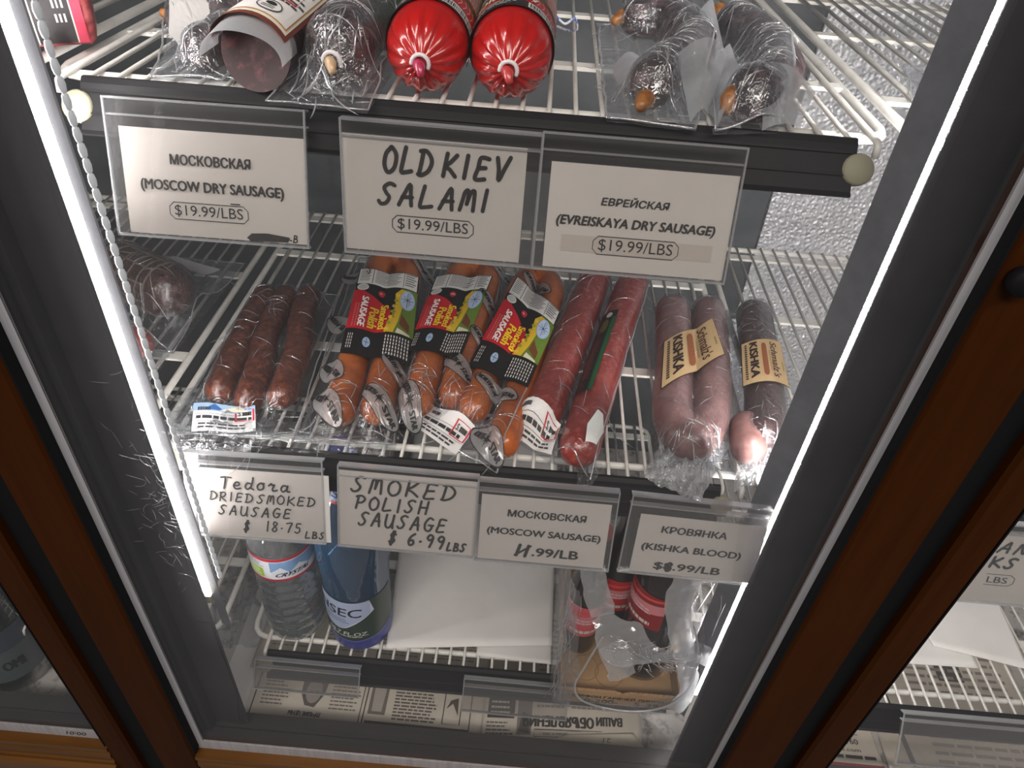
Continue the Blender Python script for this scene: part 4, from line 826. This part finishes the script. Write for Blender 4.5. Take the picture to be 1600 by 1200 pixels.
A.poly([(.40, .85), (.40, .4), (.50, .62), (.58, .36), (.68, .60), (.8, .34), (1, .55), (1, .85)], (120, 158, 204), 1).text('CRYSTAL', .62, .30, .34, .16, (24, 34, 74), .02, .25)
wrap(A, 'label', t, x, y, z + 0.126, 0.038, lambda zz: 0.0352, -165, 15)
# blue bottle
M_blue = clear('blue_bottle_plastic', (150, 186, 214), 0.30, 0.45, 0.05, 0.62, 0.1, 30, white=(74, 122, 168)); M_bwater = clear('blue_bottle_water', (190, 208, 220), 0.03, 0.2, 0.03, 0.04)
x, y = -0.1205, 0.0445
prof = [(0.016, 0.003), (0.026, 0.0), (0.0330, 0.005), (0.0370, 0.016), (0.0375, 0.03), (0.0375, 0.10), (0.0380, 0.125), (0.0395, 0.150), (0.0395, 0.172), (0.0385, 0.192), (0.034, 0.215), (0.024, 0.245), (0.0150, 0.265), (0.0130, 0.285), (0.0130, 0.295)]
t = bottle('water_bottle', 'large blue plastic water bottle beside the clear one', x, y, Z3, prof, M_blue, (0.19, M_bwater), mat('blue_cap', (36, 62, 150), 0.35), 0.288)
A = Art(); A.rect(0, 0, 1, 1, (46, 62, 52), 0).poly([(0, 0), (1, 0), (1, .36), (.75, .24), (.5, .19), (.2, .24), (0, .22)], (52, 62, 150), 1).poly([(0, .22), (.2, .24), (.5, .19), (.75, .24), (1, .36), (1, .39), (.75, .27), (.5, .22), (.2, .27), (0, .25)], (96, 108, 184), 2)
A.poly([(.10, .50), (.36, .44), (.70, .76), (.70, .99), (.0, .99), (0, .54)], (176, 190, 222), 2); A.poly([(.36, .44), (.44, .48), (.74, .78), (.70, .99), (.70, .76)], (206, 214, 236), 3)
A.text('NSEC', .36, .79, .50, .16, (26, 30, 44), .015, .1); A.rows(.2, .57, .48, .67, 3, (110, 124, 160), .4, .3).rect(.06, .28, .14, .44, (170, 50, 64), 2).text('50.7 FL.OZ.', .44, .365, .44, .07, (206, 212, 206), .02, .15).rows(.26, .29, .62, .325, 1, (176, 184, 176), .6, .2)
wrap(A, 'label', t, x, y, Z3 + 0.006, 0.098, lambda zz: 0.0378 if zz > Z3 + 0.03 else 0.0378 - (Z3 + 0.03 - zz) * 0.10, -175, -5)
A = Art(); A.rect(0, 0, 1, 1, (120, 150, 196), 0).rect(0, .7, 1, 1, (40, 66, 150), 1).rect(0, 0, 1, .12, (190, 60, 60), 1); A.text('NSEC', .5, .42, .6, .3, (30, 40, 90), .02)
wrap(A, 'neck_label', t, x, y, Z3 + 0.248, 0.026, lambda zz: 0.0240 - (zz - Z3 - 0.245) * 0.38, -200, 20)

# ---- cardboard tray with bottles
M_card_b = mat('brown_cardboard', (176, 142, 102), 0.75, noise_rgb=(160, 126, 88), scale=14, bump=0.05, bscale=90)
bx0, bx1, by0, by1, bz = 0.1200, 0.2560, -0.026, 0.150, Z3 + 0.0006
t = thing('cardboard_tray', 'open brown cardboard tray with printed front holding dark bottles', 'box', ((bx0 + bx1) / 2, 0.06, bz))
MB().box(bx0, by0, bz, bx1, by1, bz + 0.003).build('tray_bottom', M_card_b, t)
q = MB(); n = 46
pf = [(bx0, bz)] + [(bx1, bz)] + [(bx1 - (bx1 - bx0) * i / n, bz + 0.026 + (0.0012 if i % 2 else 0) - 0.004 * math.exp(-((i - 22) / 1.6) ** 2)) for i in range(n + 1)]
q.prism([(a, b) for a, b in pf], by0 - 0.003, by0, 'y'); q.build('front_panel', M_card_b, t)
for a in (bx0, bx1 - 0.003): MB().box(a, by0, bz + 0.003, a + 0.003, by1, bz + 0.034).build('side_panel', M_card_b, t)
MB().box(bx0, by1, bz, bx1, by1 + 0.003, bz + 0.07).build('rear_panel', M_card_b, t)
A = Art(); asp = 5.2
A.text('ТЕЛЕФОН ГАРЯЧЕЙ ЛИНИИ', asp * .47, .62, asp * .80, .26, (40, 34, 28), .03); A.text('0-200-', asp * .36, .24, asp * .28, .30, (40, 34, 28), .03); A.text('5-39', asp * .74, .24, asp * .2, .30, (40, 34, 28), .03)
A.build('print', lambda u, v, l: (bx0 + (bx1 - bx0) * u / asp, by0 - 0.0031 - l, bz + 0.001 + 0.0255 * v), t, 0.4, 0.0002)
for cx, cy in ((0.152, 0.012), (0.180, 0.006), (0.150, 0.045)): 
    MB().tube([(cx + 0.016 * math.cos(a * .2094), cy + 0.016 * math.sin(a * .2094), bz + 0.0032) for a in range(30)], 0.0005, 5, closed=True).build('bottle_ring_mark', mat('worn_cardboard', (150, 116, 80), 0.8), t, True)
M_brownglass = mat('dark_brown_glass', (26, 16, 13), 0.12, coat=0.6, noise_rgb=(34, 22, 18), scale=20); M_redlab = mat('red_bottle_label', (192, 28, 38), 0.4); M_foil = mat('silver_foil', (190, 190, 192), 0.3, 0.6)
def beer(label, x, y, r=0.028, hb=0.125, z0=0.065, lab=True, cap=M_foil, rgb=(206, 24, 34), arc=(-170, 0)):
    k = r / 0.030; prof = [(0.010 * k, 0.002), (0.024 * k, 0.0), (0.0290 * k, 0.004), (r, 0.012), (r, hb), (0.0285 * k, hb + 0.010), (0.0215 * k, hb + 0.030), (0.0140, hb + 0.046), (0.0120, hb + 0.060), (0.0120, hb + 0.085), (0.0130, hb + 0.087), (0.0130, hb + 0.093), (0.0115, hb + 0.094)]
    t = thing('beer_bottle', label, 'bottle', (x, y, bz + 0.003), 'dark bottles in the cardboard tray')
    MB().lathe(prof, (x, y, bz + 0.0032), 36).build('body', M_brownglass, t, True)
    MB().lathe([(0.001, 0.0), (0.0132, 0.0), (0.0140, 0.002), (0.0132, 0.0065), (0.001, 0.0075)], (x, y, bz + hb + 0.0915), 24, None, lambda th, h: 1 + 0.04 * math.cos(21 * th)).build('cap', cap, t)
    if lab:
        A = Art(); A.rect(0, 0, 1, 1, rgb, 0).poly([(0, .32), (1, .52), (1, .80), (0, .60)], (226, 138, 146), 1).poly([(0, .70), (1, .9), (1, .97), (0, .77)], (236, 80, 74), 1).rows(.2, .08, .8, .24, 1, (236, 222, 216), .6, .1).rows(.2, .42, .8, .6, 2, (240, 214, 214), .4, .2)
        wrap(A, 'label', t, x, y, bz + z0, 0.056, lambda zz: r + 0.0002, *arc)
    return t
beer('dark bottle with a bright red label in the middle of the tray', 0.1800, 0.080, cap=mat('black_cap', (20, 18, 18), 0.4))
beer('dark bottle standing nearest in the tray under the crumpled plastic', 0.2190, 0.031, 0.032, 0.165, 0.112, True, M_foil, (150, 22, 30), (-190, -92))
beer('slim bottle with a pinkish label showing through the left side of the plastic bag', 0.1435, 0.048, 0.021, 0.115, 0.045, True, mat('red_cap', (206, 40, 48), 0.4), (226, 96, 108))
# ---- clear carrier bag around the tray
t = thing('plastic_bag', 'clear crumpled plastic carrier bag around the cardboard tray', 'bag', (0.188, 0.05, Z3))
def wall_film(name, pts, z0, ztop, m, amp=0.004, fr=(14, 60), n=(40, 30), seed=0.0):
    P = smooth_path([(a, b, 0) for a, b in pts], 8)
    def fn(u, v):
        k = u * (len(P) - 1); i = min(int(k), len(P) - 2); p = P[i].lerp(P[i + 1], k - i); zt = ztop(u) if callable(ztop) else ztop
        zz = z0 + (zt - z0) * v; w = noise.noise(Vector((p.x * fr[1] + p.y * fr[1], zz * fr[0], seed))) * amp + 0.4 * amp * noise.noise(Vector((p.x * 170, p.y * 170, zz * 50)))
        return (p.x + w * (0.3 + v), p.y + w * (0.3 + v) * 0.8, zz)
    return MB().grid(fn, *n).build(name, m, t, True)
M_bagfilm = film_mat('carrier_film', 0.10, 0.40, 0.8, 70); M_bagfold = film_mat('carrier_folds', 0.42, 0.66, 0.35, 45, 0.55)
wall_film('left_side', [(0.116, 0.15), (0.113, 0.06), (0.1125, -0.020), (0.118, -0.032), (0.135, -0.034)], Z3 - 0.002, lambda u: 0.76 - 0.06 * max(0, u - 0.72) / .28 * 2.2, M_bagfilm, 0.005, seed=3)
wall_film('right_side', [(0.2600, 0.16), (0.2615, 0.06), (0.2615, -0.014), (0.260, -0.030)], Z3 - 0.002, lambda u: 0.74 - 0.10 * u, M_bagfilm, 0.005, seed=8)
wall_film('front_band', [(0.116, -0.032), (0.16, -0.0335), (0.21, -0.0335), (0.263, -0.030)], Z3 - 0.006, lambda u: 0.566 + 0.030 * (abs(u - 0.5) * 2) ** 3, M_bagfilm, 0.002, seed=5)
# rim of the bag mouth and the knotted handle lying across it
rim = smooth_path([(0.1540, -0.024, 0.676), (0.1420, -0.030, 0.628), (0.1350, -0.034, 0.590), (0.1500, -0.036, 0.562), (0.1980, -0.037, 0.552), (0.2380, -0.036, 0.566), (0.2580, -0.033, 0.604), (0.2600, -0.022, 0.650), (0.2480, -0.010, 0.690)], 6)
MB().tube(rim, 0.0012, 7).build('bag_rim', M_bagfold, t, True)
def ribbon(name, ctr, wid, m, amp, fr=80, n=(44, 18), seed=0.0):
    C = smooth_path(ctr, 8)
    def fn(u, v):
        k = u * (len(C) - 1); i = min(int(k), len(C) - 2); c = C[i].lerp(C[i + 1], k - i); tg = (C[i + 1] - C[i]).normalized(); wv = wid(u) if callable(wid) else wid
        side = tg.cross(Vector((0, -0.80, 0.6))).normalized(); p = c + side * (v - .5) * wv; q = p * fr + Vector((seed, 0, 0))
        d = noise.noise(q) + 0.5 * noise.noise(q * 2.2); return p + Vector((0.3, -0.8, 0.5)) * d * amp + side * 0.3 * amp * noise.noise(q * 1.3)
    return MB().grid(fn, *n).build(name, m, t, True)
ribbon('handle_fold', [(0.150, -0.010, 0.692), (0.172, -0.022, 0.672), (0.200, -0.028, 0.660), (0.230, -0.024, 0.648), (0.252, -0.014, 0.628)], lambda u: 0.014 + 0.040 * math.exp(-((u - .30) / .20) ** 2), M_bagfold, 0.007, 45, seed=1)
ribbon('handle_fold', [(0.164, -0.026, 0.668), (0.176, -0.032, 0.640), (0.184, -0.034, 0.618)], 0.030, M_bagfold, 0.006, 50, seed=4)
ribbon('handle_fold', [(0.224, -0.012, 0.780), (0.222, -0.016, 0.740), (0.232, -0.022, 0.690), (0.250, -0.028, 0.640), (0.259, -0.032, 0.595), (0.250, -0.036, 0.560)], lambda u: 0.030 - 0.014 * u, M_bagfold, 0.006, 45, seed=6)
ribbon('handle_fold', [(0.236, -0.022, 0.662), (0.258, -0.020, 0.654), (0.274, -0.016, 0.644)], 0.020, M_bagfold, 0.006, 50, seed=9)
ribbon('handle_fold', [(0.128, 0.010, 0.780), (0.138, 0.000, 0.740), (0.152, -0.010, 0.694)], 0.026, M_bagfold, 0.006, 45, seed=12)
rnd = random.Random(77); mb = MB()
for i in range(70):
    u = rnd.random(); c = Vector((0.156 + 0.094 * u, -0.030 + 0.012 * u, 0.676 - 0.045 * u)) + Vector((0, -0.004, rnd.gauss(0, .013))); L = rnd.uniform(.008, .028); an = rnd.uniform(-.9, .9) + (1.2 if rnd.random() < .4 else 0); d = Vector((math.cos(an), -0.1, -math.sin(an))) * L
    mb.tube([c, c + d * .35 + Vector((0, -.002, .002)), c + d * .7 + Vector((0, -.002, .001)), c + d], [.0002, .0006, .0005, .0002], 5)
for i in range(60):
    z = rnd.uniform(.58, .76); x = rnd.choice((0.1125, 0.1135, 0.116, 0.122, 0.264)); y = rnd.uniform(-.036, -.02) if x < .2 else rnd.uniform(-.03, .05); L = rnd.uniform(.02, .06)
    mb.tube([(x, y, z), (x + rnd.gauss(0, .003), y - .002, z - L * .5), (x + rnd.gauss(0, .004), y, z - L)], [.0002, .0006, .0002], 5)
mb.build('fold_creases', M_crease, t, True)
# ---- newspapers lining the case floor
M_news = mat('newsprint', (206, 198, 186), 0.8, noise_rgb=(194, 186, 174), scale=20)
INK = (72, 68, 66)
def newspaper(label, quad, z, art, seed=0.0, wave=0.0014):
    o, fn = sheet('newspaper', quad, z, M_news, label, 'newspaper', wave, fr=12, seed=seed, group='newspapers lining the case floor')
    art.build('newsprint_columns', lambda u, v, l: fn(u, v, 0.0004 + l), o, 0.12, 0.0002, 0.85); return o
r = math.pi
A = Art()
A.outline([(.06, .03), (.50, .02), (.50, .50), (.06, .50)], .005, INK, 2).line([(.06, .44), (.50, .44)], .006, INK, 2).line([(.515, .02), (.515, .6)], .005, INK, 2)
A.rows(.09, .12, .20, .42, 12, (120, 114, 108), .4, .35).rows(.37, .12, .49, .42, 12, (120, 114, 108), .4, .3)
A.poly([(.24, .42), (.245, .22), (.27, .14), (.31, .13), (.34, .22), (.355, .42)], (92, 86, 82), 2).oval(.295, .24, .032, .085, (150, 142, 134), 3).oval(.285, .23, .008, .01, (90, 84, 80), 4).oval(.31, .23, .008, .01, (90, 84, 80), 4).poly([(.2, .40), (.24, .3), (.245, .36)], (172, 166, 158), 2)
A.text('ЛУЧШИЕ ЦЕНЫ', .28, .085, .13, .035, INK, .03, 0, r).rows(.09, .03, .48, .055, 1, (120, 114, 108), .6, .05)
A.rect(.53, .12, .60, .36, (112, 106, 100), 2).poly([(.545, .14), (.585, .14), (.59, .34), (.54, .34)], (168, 162, 154), 3).rows(.63, .09, .82, .50, 18, (96, 90, 86), .5, .2)
A.outline([(.835, .10), (.905, .10), (.905, .37), (.835, .37)], .004, INK, 2).poly([(.845, .20), (.87, .24), (.895, .16), (.89, .28), (.86, .26)], (84, 78, 74), 3)
A.rect(.525, .0, .945, .075, (76, 70, 68), 2).text('НОВОСТИ', .72, .035, .2, .03, (206, 198, 188), .02, 0, r).line([(.945, 0), (.945, .55)], .004, INK, 2)
for k in range(4): A.rows(.06 + .23 * k, .54, .25 + .23 * k, .98, 16, (150, 144, 136), .4, .2)
newspaper('left newspaper sheet with an upside down portrait on the case floor', [(-0.272, -0.0380), (0.036, -0.0400), (0.040, 0.150), (-0.272, 0.150)], 0.4460, A, 1)
A = Art()
A.rect(.03, .15, .20, .30, (66, 60, 58), 2).rows(.05, .17, .18, .28, 3, (206, 198, 188), .4, .2).rect(.22, .04, .31, .32, (128, 122, 116), 2).poly([(.23, .06), (.30, .05), (.29, .18), (.25, .2)], (88, 82, 78), 3).rows(.03, .03, .2, .13, 4, (110, 104, 98), .45, .3).rows(.03, .33, .3, .40, 3, (90, 84, 80), .5, .3)
A.text('ОБЪЯВЛЕНИЯ', .48, .135, .44, .075, (58, 54, 52), .05, 0, r).text('ВАШИ', .80, .15, .16, .06, (58, 54, 52), .05, 0, r).line([(.33, .08), (.75, .08)], .004, INK, 2).outline([(.33, .03), (.62, .03), (.62, .075), (.33, .075)], .003, INK, 2).text('January 5, 2025', .46, .052, .15, .022, INK, 0, 0, r)
for k in range(3): A.rows(.34 + .22 * k, .22, .54 + .22 * k, .95, 16, (140, 134, 126), .4, .2)
newspaper('right newspaper sheet with a big upside down headline on the case floor', [(0.034, -0.0360), (0.235, -0.0250), (0.235, 0.150), (0.042, 0.150)], 0.4470, A, 4)
A = Art(); A.text('21', .62, .45, .09, .35, (110, 106, 102), 0, 0, r)
o, fn = sheet('folded_paper', [(0.112, -0.0335), (0.238, -0.0305), (0.224, -0.0125), (0.140, -0.0215)], 0.4500, mat('cream_paper', (214, 206, 190), 0.7), 'narrow folded cream paper strip on top of the right newspaper', 'paper', 0.0006, (16, 8))
A.build('print', lambda u, v, l: fn(u, v, 0.0004 + l), o, 0.3)
sheet('white_sheet', [(-0.300, -0.0400), (-0.262, -0.0400), (-0.255, 0.20), (-0.300, 0.20)], 0.4455, M_sheet, 'pale paper strip along the left edge of the case floor', 'sheet of paper', 0.002, seed=7)
t = thing('plastic_bag', 'crumpled clear plastic at the left of the lowest shelf', 'bag', (-0.285, 0.09, 0.45))
crumple('film', M_bagfilm, t, [(-0.335, 0.040), (-0.270, 0.050), (-0.262, 0.210), (-0.340, 0.210)], 0.452, 0.10, 22, (36, 36), seed=3)

# ================================================================== NEIGHBOURING BAYS
M_teal = clear('teal_bottle_glass', (70, 110, 122), 0.16, 0.5, 0.06, 0.1, white=(80, 120, 130)); M_violet = clear('violet_bottle_plastic', (116, 120, 176), 0.18, 0.5, 0.06, 0.1, 0.4, 50, white=(120, 130, 190))
bp = [(0.018, 0.003), (0.032, 0.0), (0.041, 0.006), (0.043, 0.02), (0.043, 0.15), (0.038, 0.185), (0.022, 0.225), (0.014, 0.25), (0.013, 0.285)]
t = bottle('water_bottle', 'teal bottle with a grey label behind the left door', -0.5600, 0.010, 0.446, bp, M_teal, (0.17, clear('teal_water', (110, 136, 146), .03, .2, .03, .05)), mat('white_cap', (232, 232, 232), 0.4), 0.278)
A = Art(); A.rect(0, 0, 1, 1, (74, 84, 88), 0).rect(0, .62, 1, 1, (52, 62, 78), 1).text('OMI', .78, .32, .16, .18, (28, 32, 38), .03); wrap(A, 'label', t, -0.5600, 0.010, 0.476, 0.09, lambda zz: 0.0433, -185, -5)
bottle('water_bottle', 'violet tinted plastic bottle in the corner behind the left door', -0.4850, 0.062, 0.446, bp, M_violet, None, mat('blue_cap', (36, 62, 150), 0.35), 0.278, ridges=lambda th, h: 1 + 0.03 * math.cos(5 * th) * (h < 0.03))
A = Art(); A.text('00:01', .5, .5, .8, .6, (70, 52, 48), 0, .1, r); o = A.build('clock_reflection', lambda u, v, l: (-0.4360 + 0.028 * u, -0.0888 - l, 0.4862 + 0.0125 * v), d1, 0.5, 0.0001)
sheet('cardboard_sheet', [(0.455, 0.054), (0.640, 0.058), (0.640, 0.40), (0.455, 0.40)], Z3 + 0.0008, M_sheet, 'white sheet on the lowest shelf in the right bay, the lower of two', 'sheet of card', 0.0006, group='white sheets on the lower shelves')
sheet('cardboard_sheet', [(0.592, 0.082), (0.700, 0.060), (0.730, 0.40), (0.560, 0.40)], Z3 + 0.0030, M_sheet, 'white sheet with a cut corner in the right bay, the upper of two', 'sheet of card', 0.0012, group='white sheets on the lower shelves')
A = Art(); A.rect(.05, .72, .95, .98, (104, 138, 184), 1).rows(.1, .78, .9, .95, 2, (226, 230, 234), .5, .2).rows(.05, .48, .95, .68, 5, (176, 70, 74), .4, .2).rows(.1, .42, .9, .46, 1, (150, 144, 144), .5, .1)
A.text('(415) 992-5160', .5, .35, .6, .075, (50, 46, 48), .01).text('brightdental.com', .5, .26, .6, .05, (80, 60, 64), .01).rows(.05, .16, .95, .22, 1, (60, 56, 58), .6, .05).rect(0, .0, 1, .12, (150, 70, 74), 1).rows(.1, .02, .9, .1, 2, (226, 200, 200), .5, .2)
newspaper('flyer with a blue heading and phone number on the right bay floor', [(0.415, -0.0380), (0.535, -0.0380), (0.530, 0.075), (0.420, 0.075)], 0.4462, A, 2, 0.0008)
A = Art(); A.line([(.15, .1), (.10, .95)], .03, (84, 80, 78), 2).rows(.3, .05, .95, .5, 8, (150, 146, 140), .4, .2).rows(.3, .6, .95, .95, 6, (140, 134, 128), .4, .2); A.rect(.5, .72, .66, .9, (90, 86, 82), 2)
newspaper('pale newspaper page under the empty holder on the right bay floor', [(0.540, -0.0380), (0.760, -0.0380), (0.760, 0.150), (0.540, 0.150)], 0.4462, A, 9, 0.0008)
